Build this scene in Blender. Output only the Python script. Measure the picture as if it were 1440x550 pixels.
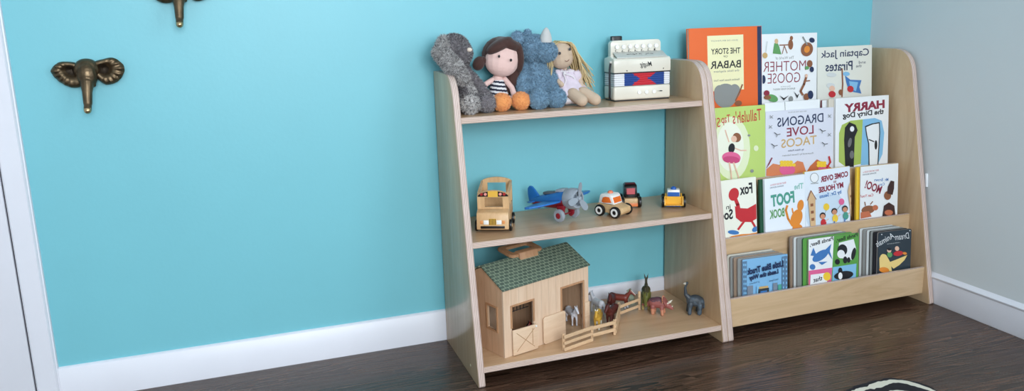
import bpy, bmesh, math, random
from mathutils import Vector, Matrix, noise
random.seed(7)
R = math.radians
S = bpy.context.scene
for o in list(bpy.data.objects): bpy.data.objects.remove(o)
COL = S.collection
S.view_settings.view_transform = 'Standard'
S.view_settings.look = 'None'
S.view_settings.exposure = -0.06
S.view_settings.gamma = 1.0
S.view_settings.use_curve_mapping = False

# ---------------------------------------------------------------- camera
cd = bpy.data.cameras.new('camera')
cam = bpy.data.objects.new('camera', cd); COL.objects.link(cam)
cr = Vector((0.9453182, -0.32472276, -0.03047343)).normalized()
cf = Vector((0.31240924, 0.92836607, -0.20133778)).normalized()
cu = cr.cross(cf).normalized()
m = Matrix((cr, cu, -cf)).transposed().to_4x4()
m.translation = Vector((-0.5181, -2.2266, 0.9757))
cam.matrix_world = m
cd.sensor_fit = 'HORIZONTAL'; cd.sensor_width = 36
cd.lens = 1094.64 / 1440 * 36
cd.shift_x = 0.00075; cd.shift_y = -26.42 / 1440
cd.clip_start = 0.05; cd.clip_end = 50
S.camera = cam

# ---------------------------------------------------------------- light
w = bpy.data.worlds.new('world'); S.world = w; w.use_nodes = True
w.node_tree.nodes['Background'].inputs[0].default_value = (0.75, 0.87, 1, 1)
w.node_tree.nodes['Background'].inputs[1].default_value = 0.8
def area(name, loc, rot, sx, sy, power, color):
    l = bpy.data.lights.new(name, 'AREA'); l.shape = 'RECTANGLE'; l.size = sx; l.size_y = sy
    l.energy = power; l.color = color
    o = bpy.data.objects.new(name, l); o.location = loc; o.rotation_euler = rot; COL.objects.link(o)
    return o
area('window_daylight', (1.57, -2.55, 1.45), (0, R(90), 0), 1.3, 1.5, 27, (0.88, 0.95, 1))
area('rear_fill_light', (-0.2, -4.07, 1.5), (R(90), 0, 0), 1.5, 1.3, 106, (0.88, 0.95, 1))  # added fill from behind the camera, brightens the fronts and right wall

# ---------------------------------------------------------------- materials
def lin(c):
    return tuple((v/12.92 if v <= .04045 else ((v+.055)/1.055)**2.4) for v in [x/255 for x in c[:3]]) + (1,)
MATS = {}
def mat(name, rgb, rough=.55, metal=0, bump=0, bscale=200, var=0, vscale=8, coat=0, sheen=0, spec=.5, alpha=1):
    if name in MATS: return MATS[name]
    M = bpy.data.materials.new(name); M.use_nodes = True; nt = M.node_tree; N = nt.nodes; K = nt.links
    b = N['Principled BSDF']; c = lin(rgb)
    b.inputs['Base Color'].default_value = c; b.inputs['Roughness'].default_value = rough
    b.inputs['Metallic'].default_value = metal; b.inputs['Coat Weight'].default_value = coat
    b.inputs['Sheen Weight'].default_value = sheen; b.inputs['Specular IOR Level'].default_value = spec
    b.inputs['Coat Roughness'].default_value = .15
    tc = N.new('ShaderNodeTexCoord')
    if var:
        n = N.new('ShaderNodeTexNoise'); n.inputs['Scale'].default_value = vscale; n.inputs['Detail'].default_value = 5
        K.new(tc.outputs['Object'], n.inputs['Vector'])
        r = N.new('ShaderNodeValToRGB'); r.color_ramp.elements[0].position = .3; r.color_ramp.elements[1].position = .7
        r.color_ramp.elements[0].color = tuple(v*(1-var) for v in c[:3]) + (1,)
        r.color_ramp.elements[1].color = tuple(min(1, v*(1+var)) for v in c[:3]) + (1,)
        K.new(n.outputs[0], r.inputs[0]); K.new(r.outputs[0], b.inputs['Base Color'])
    if bump:
        n2 = N.new('ShaderNodeTexNoise'); n2.inputs['Scale'].default_value = bscale; n2.inputs['Detail'].default_value = 4
        K.new(tc.outputs['Object'], n2.inputs['Vector'])
        bp = N.new('ShaderNodeBump'); bp.inputs['Strength'].default_value = bump; bp.inputs['Distance'].default_value = .002
        K.new(n2.outputs[0], bp.inputs['Height']); K.new(bp.outputs[0], b.inputs['Normal'])
    MATS[name] = M; return M

def wood(name, ca, cb, axis=0, scale=1, rough=.42, stripe=None, coat=0, grain=1):
    """streaky grain along an axis of the object; 'stripe' = (axis, period) draws ply layers instead"""
    if name in MATS: return MATS[name]
    M = bpy.data.materials.new(name); M.use_nodes = True; nt = M.node_tree; N = nt.nodes; K = nt.links
    b = N['Principled BSDF']; b.inputs['Roughness'].default_value = rough; b.inputs['Coat Weight'].default_value = coat
    b.inputs['Coat Roughness'].default_value = .2
    tc = N.new('ShaderNodeTexCoord'); mp = N.new('ShaderNodeMapping')
    sc = [22*scale]*3; sc[axis] = 2.2*scale
    mp.inputs['Scale'].default_value = sc
    K.new(tc.outputs['Object'], mp.inputs['Vector'])
    n = N.new('ShaderNodeTexNoise'); n.inputs['Scale'].default_value = 1; n.inputs['Detail'].default_value = 8
    n.inputs['Distortion'].default_value = 1.2*grain; n.inputs['Roughness'].default_value = .65
    K.new(mp.outputs[0], n.inputs['Vector'])
    r = N.new('ShaderNodeValToRGB'); e = r.color_ramp.elements
    e[0].position = .3; e[1].position = .72; e[0].color = lin(ca); e[1].color = lin(cb)
    K.new(n.outputs[0], r.inputs[0]); out = r.outputs[0]
    if stripe:
        ax, per = stripe
        sp = N.new('ShaderNodeSeparateXYZ'); K.new(tc.outputs['Object'], sp.inputs[0])
        mu = N.new('ShaderNodeMath'); mu.operation = 'MULTIPLY'; mu.inputs[1].default_value = 1/per
        K.new(sp.outputs[ax], mu.inputs[0])
        ad = N.new('ShaderNodeMath'); ad.operation = 'ADD'
        n3 = N.new('ShaderNodeTexNoise'); n3.inputs['Scale'].default_value = 30
        K.new(tc.outputs['Object'], n3.inputs['Vector']); K.new(mu.outputs[0], ad.inputs[0])
        m3 = N.new('ShaderNodeMath'); m3.operation = 'MULTIPLY'; m3.inputs[1].default_value = .5
        K.new(n3.outputs[0], m3.inputs[0]); K.new(m3.outputs[0], ad.inputs[1])
        fr = N.new('ShaderNodeMath'); fr.operation = 'FRACT'; K.new(ad.outputs[0], fr.inputs[0])
        r2 = N.new('ShaderNodeValToRGB'); q = r2.color_ramp.elements
        q[0].position = .35; q[1].position = .6; q[0].color = (1, 1, 1, 1); q[1].color = (.56, .49, .46, 1)
        q2 = q.new(.95); q2.color = (.6, .53, .5, 1)
        K.new(fr.outputs[0], r2.inputs[0])
        mx = N.new('ShaderNodeMix'); mx.data_type = 'RGBA'; mx.blend_type = 'MULTIPLY'; mx.inputs[0].default_value = 1
        K.new(out, mx.inputs[6]); K.new(r2.outputs[0], mx.inputs[7]); out = mx.outputs[2]
    K.new(out, b.inputs['Base Color'])
    MATS[name] = M; return M

# ---------------------------------------------------------------- mesh helpers
class MB:
    def __init__(s): s.bm = bmesh.new(); s.mats = []; s.smooth = set()
    def mi(s, M):
        if M not in s.mats: s.mats.append(M)
        return s.mats.index(M)
    def _tag(s, faces, M, smooth=False):
        i = s.mi(M)
        for f in faces: f.material_index = i; f.smooth = smooth
    def box(s, x0, x1, y0, y1, z0, z1, M, bev=0, seg=2, mtx=None):
        b = bmesh.new(); bmesh.ops.create_cube(b, size=1)
        for v in b.verts:
            v.co = Vector((x0+(v.co.x+.5)*(x1-x0), y0+(v.co.y+.5)*(y1-y0), z0+(v.co.z+.5)*(z1-z0)))
        if bev: bmesh.ops.bevel(b, geom=b.edges[:], offset=bev, segments=seg, affect='EDGES', profile=.5)
        return s.merge(b, M, bev > 0, mtx)
    def merge(s, b, M, smooth=False, mtx=None, fn=None):
        if mtx is not None: bmesh.ops.transform(b, matrix=mtx, verts=b.verts[:])
        me = bpy.data.meshes.new('t'); b.to_mesh(me); b.free()
        n = len(s.bm.faces); s.bm.from_mesh(me); bpy.data.meshes.remove(me)
        s.bm.faces.ensure_lookup_table(); fs = s.bm.faces[n:]
        s._tag(fs, M, smooth)
        if fn:
            for f in fs: f.material_index = s.mi(fn(f))
        return fs
    def prism(s, pts, axis, a0, a1, M, bev=0, smooth=False, mtx=None, fn=None):
        """outline pts (two coords) extruded along axis from a0 to a1. plane: x->(y,z), y->(x,z), z->(x,y)"""
        b = bmesh.new()
        def mk(p, a):
            return {0: (a, p[0], p[1]), 1: (p[0], a, p[1]), 2: (p[0], p[1], a)}[axis]
        A = [b.verts.new(mk(p, a0)) for p in pts]; B = [b.verts.new(mk(p, a1)) for p in pts]
        b.faces.new(A); b.faces.new(B[::-1])
        for i in range(len(pts)):
            j = (i+1) % len(pts); b.faces.new((A[j], A[i], B[i], B[j]))
        bmesh.ops.recalc_face_normals(b, faces=b.faces[:])
        if bev:
            es = [e for e in b.edges if len(e.link_faces) == 2 and e.calc_face_angle() > .6]
            bmesh.ops.bevel(b, geom=es, offset=bev, segments=2, affect='EDGES', profile=.5)
        return s.merge(b, M, smooth, mtx, fn)
    def lathe(s, prof, c, ax, M, n=28, smooth=True, fn=None):
        """profile [(r, t)] turned round direction ax from point c"""
        ax = Vector(ax).normalized(); q = ax.to_track_quat('Z', 'Y')
        b = bmesh.new(); rings = []
        for r, t in prof:
            if r < 1e-6: rings.append([b.verts.new((0, 0, t))])
            else: rings.append([b.verts.new((r*math.cos(2*math.pi*i/n), r*math.sin(2*math.pi*i/n), t)) for i in range(n)])
        for a, d in zip(rings, rings[1:]):
            for i in range(n):
                j = (i+1) % n
                if len(a) == 1 and len(d) == 1: continue
                if len(a) == 1: b.faces.new((a[0], d[i], d[j]))
                elif len(d) == 1: b.faces.new((a[i], a[j], d[0]))
                else: b.faces.new((a[i], a[j], d[j], d[i]))
        bmesh.ops.recalc_face_normals(b, faces=b.faces[:])
        return s.merge(b, M, smooth, Matrix.Translation(Vector(c)) @ q.to_matrix().to_4x4(), fn)
    def cyl(s, p0, p1, r, M, n=20, r1=None, smooth=True):
        p0 = Vector(p0); p1 = Vector(p1); L = (p1-p0).length; r1 = r if r1 is None else r1
        e = min(r, r1, L/2)*.12
        return s.lathe([(0, 0), (r-e, 0), (r, e), (r1, L-e), (r1-e, L), (0, L)], p0, p1-p0, M, n, smooth)
    def ball(s, c, r, M, rot=None, n=20):
        b = bmesh.new(); bmesh.ops.create_uvsphere(b, u_segments=n, v_segments=n//2+2, radius=1)
        r = (r, r, r) if not hasattr(r, '__len__') else r
        mt = Matrix.Translation(Vector(c)) @ (rot if rot else Matrix.Identity(4)) @ Matrix.Diagonal((*r, 1))
        return s.merge(b, M, True, mt)
    def tube(s, pts, r, M, n=8, r1=None, sub=4):
        P = [Vector(p) for p in pts]
        if len(P) > 2 and sub > 1:
            Q = []
            for i in range(len(P)-1):
                a = P[max(i-1, 0)]; b_ = P[i]; c = P[i+1]; d = P[min(i+2, len(P)-1)]
                for k in range(sub):
                    t = k/sub
                    Q.append(.5*((2*b_)+(c-a)*t+(2*a-5*b_+4*c-d)*t*t+(3*b_-a-3*c+d)*t**3))
            Q.append(P[-1]); P = Q
        b = bmesh.new(); rings = []; r1 = r if r1 is None else r1; prev = None
        for i, p in enumerate(P):
            t = (P[min(i+1, len(P)-1)]-P[max(i-1, 0)]).normalized()
            if prev is None: u = t.orthogonal().normalized()
            else:
                u = (prev - t*prev.dot(t)); u = u.normalized() if u.length > 1e-6 else t.orthogonal().normalized()
            prev = u; v = t.cross(u); rr = r+(r1-r)*i/(len(P)-1)
            rings.append([b.verts.new(p+(u*math.cos(2*math.pi*k/n)+v*math.sin(2*math.pi*k/n))*rr) for k in range(n)])
        for a, d in zip(rings, rings[1:]):
            for k in range(n): b.faces.new((a[k], a[(k+1) % n], d[(k+1) % n], d[k]))
        b.faces.new(rings[0][::-1]); b.faces.new(rings[-1])
        return s.merge(b, M, True)
    def build(s, name, parent=None, label=None):
        me = bpy.data.meshes.new(name); s.bm.to_mesh(me); s.bm.free()
        for M in s.mats: me.materials.append(M)
        try: me.set_sharp_from_angle(angle=R(38))
        except Exception: pass
        o = bpy.data.objects.new(name, me); COL.objects.link(o)
        if parent: o.parent = parent
        if label: o['label'] = label
        return o

def thing(name, label, cat, loc=(0, 0, 0), rz=0, group=None):
    o = bpy.data.objects.new(name, None); COL.objects.link(o); o.empty_display_size = .02
    o.location = loc; o.rotation_euler = (0, 0, R(rz)); o['label'] = label; o['category'] = cat
    if group: o['group'] = group
    return o
def tag(o, label, cat, group=None):
    o['label'] = label; o['category'] = cat
    if group: o['group'] = group
    return o
def struct(o): o['kind'] = 'structure'; return o
def dup(root, loc, label):
    r = root.copy(); COL.objects.link(r); r.location = loc; r['label'] = label
    for ch in list(root.children):
        c = ch.copy(); COL.objects.link(c); c.parent = r
        for g in ch.children:
            d = g.copy(); COL.objects.link(d); d.parent = c
    return r

def blob(name, prims, vox, M, parent=None, smooth=6, fn=None, label=None, fur=None, wob=0):
    """prims: ('b', centre, radii, rot) or ('c', p0, p1, r0, r1): fused into one skin by a voxel remesh"""
    t = MB()
    for p in prims:
        if p[0] == 'b': t.ball(p[1], p[2], M, p[3] if len(p) > 3 else None, 16)
        else:
            a = Vector(p[1]); b = Vector(p[2]); r0, r1 = p[3], p[4]
            t.lathe([(0, -r0), (r0*.5, -r0*.866), (r0*.866, -r0*.5), (r0, 0), (r1, (b-a).length), (r1*.866, (b-a).length+r1*.5), (r1*.5, (b-a).length+r1*.866), (0, (b-a).length+r1)], a, b-a, M, 14)
    o = t.build('tmp')
    md = o.modifiers.new('r', 'REMESH'); md.mode = 'VOXEL'; md.voxel_size = vox
    ms = o.modifiers.new('s', 'SMOOTH'); ms.factor = .6; ms.iterations = smooth
    bpy.context.view_layer.update()
    me = bpy.data.meshes.new_from_object(o.evaluated_get(bpy.context.evaluated_depsgraph_get()))
    me.name = name; bpy.data.objects.remove(o)
    bm = bmesh.new(); bm.from_mesh(me)
    if wob:
        for v in bm.verts: v.co += v.normal*noise.noise(v.co*60)*wob
    mats = [M]
    for f in bm.faces: f.smooth = True; f.material_index = 0
    if fn:
        for f in bm.faces:
            X = fn(f.calc_center_median())
            if X is not None:
                if X not in mats: mats.append(X)
                f.material_index = mats.index(X)
    if fur:
        n, ln, wd, tip, droop = fur
        fs = bm.faces[:]; ar = [f.calc_area() for f in fs]
        for mm in tip:
            if mm not in mats: mats.append(mm)
        for f in random.choices(fs, ar, k=n):
            vs = [v.co for v in f.verts]; a, b_, c = vs[0], vs[1], vs[2]
            if len(vs) == 4 and random.random() < .5: b_ = vs[2]; c = vs[3]
            u, v_ = random.random(), random.random()
            if u+v_ > 1: u, v_ = 1-u, 1-v_
            p = a+(b_-a)*u+(c-a)*v_
            nn = f.normal
            rd = Vector((random.gauss(0, 1), random.gauss(0, 1), random.gauss(0, 1)-droop))
            # neighbouring hairs lean together so that the pile clumps
            cl = noise.noise_vector(p*150)*.8
            d = (nn*1.0+rd*.42+cl).normalized()
            if d.dot(nn) < .15: d = (d+nn*.5).normalized()
            sd = d.cross(nn+rd*.3).normalized()*wd*random.uniform(.6, 1.3)
            L = ln*random.uniform(.6, 1.2)
            q = [bm.verts.new(p-nn*.0006-sd), bm.verts.new(p-nn*.0006+sd), bm.verts.new(p+d*L*.6+sd*.6), bm.verts.new(p+d*L)]
            g = bm.faces.new((q[0], q[1], q[2], q[3]))
            k = random.random()
            base = f.material_index
            g.material_index = base if k < .45 else mats.index(tip[int(random.random()*len(tip))])
    me.materials.clear()
    for X in mats: me.materials.append(X)
    bm.to_mesh(me); bm.free()
    ob = bpy.data.objects.new(name, me); COL.objects.link(ob)
    if parent: ob.parent = parent
    if label: ob['label'] = label
    return ob

_fc = {}
def text_polys(s, bold=0, shear=0):
    k = (s, bold, shear)
    if k not in _fc:
        c = bpy.data.curves.new('t', 'FONT'); c.body = s; c.size = 1; c.offset = bold; c.shear = shear; c.resolution_u = 3
        o = bpy.data.objects.new('t', c); COL.objects.link(o); bpy.context.view_layer.update()
        me = bpy.data.meshes.new_from_object(o.evaluated_get(bpy.context.evaluated_depsgraph_get()))
        V = [(v.co.x, v.co.y) for v in me.vertices]; F = [tuple(p.vertices) for p in me.polygons]
        bpy.data.objects.remove(o); bpy.data.curves.remove(c); bpy.data.meshes.remove(me)
        x0 = min(v[0] for v in V); x1 = max(v[0] for v in V); y0 = min(v[1] for v in V); y1 = max(v[1] for v in V)
        V = [((v[0]-x0)/(x1-x0)-.5, (v[1]-y0)/(y1-y0)-.5) for v in V]
        _fc[k] = (V, F)
    return _fc[k]
def put_text(mb, s, cx, cz, w_, h_, y, M, rot=0, bold=0, shear=0, mirror=True):
    """flat lettering in the local x-z plane, facing -y, mirrored as in the photograph"""
    V, F = text_polys(s, bold, shear); i = mb.mi(M); vs = []
    for a, b in V:
        X = -a*w_ if mirror else a*w_; Z = b*h_
        vs.append(mb.bm.verts.new((cx+X*math.cos(rot)-Z*math.sin(rot), y, cz+X*math.sin(rot)+Z*math.cos(rot))))
    for f in F:
        q = [vs[k] for k in f]
        try: g = mb.bm.faces.new(q)
        except ValueError: continue
        g.material_index = i

# ---------------------------------------------------------------- the room
XL, XR, YB, ZC = -1.9, 1.583, -4.1, 2.45
teal = mat('turquoise_wall_paint', (120, 192, 204), .42, bump=.12, bscale=90, var=.02, vscale=3)
greyp = mat('pale_grey_wall_paint', (206, 211, 214), .55, bump=.12, bscale=90)
white = mat('white_trim_paint', (226, 226, 234), .35, bump=.05, bscale=60, var=.02, vscale=6)
ceilm = mat('white_ceiling_paint', (235, 235, 235), .8)
gap_shade = mat('gap_shade', (30, 22, 20), .9)

def floor_mat():
    M = bpy.data.materials.new('dark_oak_floor'); M.use_nodes = True; nt = M.node_tree; N = nt.nodes; K = nt.links
    b = N['Principled BSDF']; tc = N.new('ShaderNodeTexCoord'); sp = N.new('ShaderNodeSeparateXYZ')
    K.new(tc.outputs['Object'], sp.inputs[0])
    def math_(op, a, b_=None, v=None):
        n = N.new('ShaderNodeMath'); n.operation = op; K.new(a, n.inputs[0])
        if b_ is not None: K.new(b_, n.inputs[1])
        if v is not None: n.inputs[1].default_value = v
        return n.outputs[0]
    yb = math_('MULTIPLY', sp.outputs[1], v=1/.083)
    row = math_('FLOOR', yb); fr = math_('FRACT', yb)
    wn = N.new('ShaderNodeTexWhiteNoise'); wn.noise_dimensions = '1D'; K.new(row, wn.inputs['W'])
    off = math_('MULTIPLY', wn.outputs[0], v=7.0)
    cx = N.new('ShaderNodeCombineXYZ')
    xx = math_('ADD', sp.outputs[0], off)
    K.new(math_('MULTIPLY', xx, v=1.05), cx.inputs[0]); K.new(math_('MULTIPLY', sp.outputs[1], v=19), cx.inputs[1]); K.new(off, cx.inputs[2])
    n = N.new('ShaderNodeTexNoise'); n.inputs['Scale'].default_value = .9; n.inputs['Detail'].default_value = 2; n.inputs['Distortion'].default_value = .6
    K.new(cx.outputs[0], n.inputs['Vector'])
    rings = math_('FRACT', math_('MULTIPLY', n.outputs[0], v=20))
    fine = N.new('ShaderNodeTexNoise'); fine.inputs['Scale'].default_value = 1; fine.inputs['Detail'].default_value = 6
    mp = N.new('ShaderNodeMapping'); mp.inputs['Scale'].default_value = (14, 260, 1); K.new(tc.outputs['Object'], mp.inputs[0]); K.new(mp.outputs[0], fine.inputs['Vector'])
    g = math_('ADD', math_('MULTIPLY', rings, v=.62), math_('MULTIPLY', fine.outputs[0], v=.55))
    r = N.new('ShaderNodeValToRGB'); e = r.color_ramp.elements
    e[0].position = .22; e[1].position = .9; e[0].color = lin((24, 14, 10)); e[1].color = lin((96, 70, 56))
    K.new(g, r.inputs[0])
    wn2 = math_('ADD', math_('MULTIPLY', wn.outputs[0], v=.5), v=.72)
    mx = N.new('ShaderNodeMix'); mx.data_type = 'RGBA'; mx.blend_type = 'MULTIPLY'; mx.inputs[0].default_value = 1
    K.new(r.outputs[0], mx.inputs[6]); K.new(wn2, mx.inputs[7])
    seam = math_('GREATER_THAN', fr, v=.018)
    sr = math_('ADD', math_('MULTIPLY', seam, v=.75), v=.25)
    mx2 = N.new('ShaderNodeMix'); mx2.data_type = 'RGBA'; mx2.blend_type = 'MULTIPLY'; mx2.inputs[0].default_value = 1
    K.new(mx.outputs[2], mx2.inputs[6]); K.new(sr, mx2.inputs[7])
    K.new(mx2.outputs[2], b.inputs['Base Color'])
    b.inputs['Roughness'].default_value = .24; b.inputs['Specular IOR Level'].default_value = .5
    bp = N.new('ShaderNodeBump'); bp.inputs['Strength'].default_value = .12; bp.inputs['Distance'].default_value = .001
    K.new(g, bp.inputs['Height']); K.new(bp.outputs[0], b.inputs['Normal'])
    return M
b = MB(); b.box(XL-.1, XR+.1, YB-.1, .1, -.05, 0, floor_mat()); struct(b.build('floor'))
b = MB(); b.box(XL-.1, XR+.1, YB-.1, .1, ZC, ZC+.05, ceilm); struct(b.build('ceiling'))
b = MB(); b.box(XL-.1, XR+.1, 0, .1, 0, ZC, teal); struct(b.build('wall_back'))
b = MB(); b.box(XL-.1, XL, YB, 0, 0, ZC, greyp); struct(b.build('wall_left'))
# right wall with a window opening behind the camera's field
wy0, wy1, wz0, wz1 = -3.3, -1.8, .8, 2.1
b = MB()
b.box(XR, XR+.1, wy1, 0, 0, ZC, greyp); b.box(XR, XR+.1, YB, wy0, 0, ZC, greyp)
b.box(XR, XR+.1, wy0, wy1, 0, wz0, greyp); b.box(XR, XR+.1, wy0, wy1, wz1, ZC, greyp)
struct(b.build('wall_right'))
b = MB(); rx0, rx1, rz0, rz1 = -.95, .55, .85, 2.15
b.box(XL-.1, rx0, YB-.1, YB, 0, ZC, greyp); b.box(rx1, XR+.1, YB-.1, YB, 0, ZC, greyp)
b.box(rx0, rx1, YB-.1, YB, 0, rz0, greyp); b.box(rx0, rx1, YB-.1, YB, rz1, ZC, greyp)
struct(b.build('wall_front'))
glass = mat('window_glass', (225, 235, 245), .1)
gb = glass.node_tree.nodes['Principled BSDF']; gb.inputs['Transmission Weight'].default_value = 1
b = MB()
for z0, z1 in ((wz0, wz0+.05), (wz1-.05, wz1), ((wz0+wz1)/2-.02, (wz0+wz1)/2+.02)): b.box(XR+.03, XR+.08, wy0, wy1, z0, z1, white, .003)
for y0, y1 in ((wy0, wy0+.05), (wy1-.05, wy1)): b.box(XR+.03, XR+.08, y0, y1, wz0, wz1, white, .003)
wf = struct(b.build('window_1'))
b = MB(); b.box(XR+.05, XR+.055, wy0+.04, wy1-.04, wz0+.04, wz1-.04, glass); b.build('pane', wf)
b = MB()
for z0, z1 in ((rz0, rz0+.05), (rz1-.05, rz1), ((rz0+rz1)/2-.02, (rz0+rz1)/2+.02)): b.box(rx0, rx1, YB-.08, YB-.03, z0, z1, white, .003)
for x0, x1 in ((rx0, rx0+.05), (rx1-.05, rx1)): b.box(x0, x1, YB-.08, YB-.03, rz0, rz1, white, .003)
wf = struct(b.build('added_rear_window'))  # unseen rear window, added to go with the fill light
b = MB(); b.box(rx0+.04, rx1-.04, YB-.055, YB-.05, rz0+.04, rz1-.04, glass); b.build('pane', wf)

# skirting boards with a small eased cap
def skirt(x0, x1, name, th=.010, h=.0957):
    b = MB(); b.prism([(-th, 0), (-th, h-.004), (-th+.003, h), (0, h+.002), (0, 0)], 0, x0, x1, white); return struct(b.build(name))
skirt(-1.058, XR-.001, 'baseboard_back')
b = MB(); X = XR
b.prism([(X-.008, .004), (X-.008, .084), (X-.012, .088), (X-.0125, .092), (X-.009, .0955), (X-.003, .1), (X, .104), (X, 0), (X-.006, 0)], 1, YB+.01, -.011, white)
struct(b.build('baseboard_right'))
# door casing and door at the left end of the turquoise wall
b = MB(); b.prism([(-1.1125, 0), (-1.1125, -.014), (-1.109, -.017), (-1.066, -.017), (-1.0625, -.014), (-1.0615, -.010), (-1.0585, -.009), (-1.0575, -.005), (-1.0575, 0)], 2, 0, 2.1, white)
struct(b.build('trim_1'))
b = MB(); b.box(-1.1163, -1.1126, -.004, -.0005, 0, 2.08, gap_shade); struct(b.build('gap_shade_strip'))  # dark strip standing in for the shade inside the door gap
b = MB(); b.box(-1.86, -1.1163, -.0165, -.001, .004, 2.07, white, .0025)
door = struct(b.build('door_1'))
b = MB(); b.lathe([(0, 0), (.028, .001), (.028, .006), (.01, .01), (.01, .03), (.026, .04), (.028, .052), (.018, .062), (0, .064)], (-1.8, -.0166, 1.0), (0, -1, 0), mat('brass_knob', (150, 120, 70), .3, 1)); b.build('door_knob', door)

# ---------------------------------------------------------------- plywood furniture
birch_v = wood('birch_face_upright', (186, 152, 116), (210, 180, 144), 2, .8, .25)
birch_h = wood('birch_face_level', (187, 148, 112), (210, 175, 139), 0, .8, .28)
edge_x = wood('plywood_edge_side_panel', (214, 192, 182), (230, 212, 204), 2, 2, .5, stripe=(0, .0046))
edge_z = wood('plywood_edge_shelf', (216, 192, 178), (232, 212, 200), 0, 2, .5, stripe=(2, .0042))
def front_y(z): return -.362+.185*z
def side_outline(H=.829, yb=-.012):
    r = .075; y_top = front_y(H-r)
    pts = [(yb, 0), (front_y(0)+.004, 0), (front_y(0), .005)]
    # arc that blends the raked front into the level top
    p0 = Vector((front_y(H-r), H-r)); p1 = Vector((front_y(H)-.002, H)); p2 = Vector((front_y(H)+r*.95, H))
    for i in range(13):
        t = i/12; q = p0*(1-t)**2+p1*2*t*(1-t)+p2*t*t; pts.append((q.x, q.y))
    pts += [(yb, H)]
    return pts
def side_panel(x0, x1, parent, label=None, H=.829):
    b = MB(); me = (x0+x1)/2
    b.prism([(y, z) for y, z in side_outline(H)], 0, x0-me, x1-me, birch_v, bev=.0015, fn=lambda f: birch_v if abs(f.normal.x) > .8 else edge_x)
    for f in b.bm.faces: f.smooth = False
    o = b.build('side_panel', parent, label); o.location = (me, 0, 0); return o

T = .0185
shelfu = thing('toy_shelf', 'birch plywood toy shelf unit with raked sides and three open shelves', 'shelf', (0, 0, 0))
side_panel(0, T, shelfu); side_panel(.7612, .7797, shelfu)
b = MB(); b.lathe([(0, 0), (.0038, 0), (.0038, .0006), (0, .0008)], (-.0002, -.285, .035), (-1, 0, 0), mat('pale_plug', (205, 190, 150), .4)); b.build('screw_plug', shelfu)
for zt, yf in ((.7148, -.2245), (.3837, -.286), (.0528, -.3505)):
    b = MB(); b.box(T-.0005, .7617, yf, -.012, -.0167, 0, birch_h, .0008, 1)
    for f in b.bm.faces:
        f.smooth = False
        if abs(f.normal.y) > .6: f.material_index = b.mi(edge_z)
    o = b.build('shelf_board', shelfu); o.location = (0, 0, zt)

rack = thing('book_display_rack', 'birch plywood front facing book rack with tiered pockets against the grey wall', 'book rack', (0, 0, 0))
side_panel(.7802, .7987, rack); side_panel(1.5545, 1.573, rack, H=.832)
birch_l = wood('birch_pocket_board', (188, 156, 119), (213, 183, 147), 0, .55, .4, grain=2.5)
th = .010
for yf, z0, z1 in ((-.3305, .030, .1215), (-.255, .045, .287), (-.186, .225, .449), (-.117, .395, .609), (-.083, .555, .665)):
    b = MB(); b.box(.7985, 1.5547, 0, th, z0, z1, birch_l, .001, 1)
    for f in b.bm.faces:
        f.smooth = False
        if f.normal.z > .6: f.material_index = b.mi(edge_x)
    o = b.build('pocket_board', rack); o.location = (0, yf, 0)
for ya, yb_, z in ((-.3205, -.255, .045), (-.245, -.186, .225), (-.176, -.117, .395), (-.107, -.083, .555)):
    b = MB(); b.box(.7988, 1.5542, ya, yb_, z-.012, z, birch_h); b.build('ledge', rack)

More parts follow.
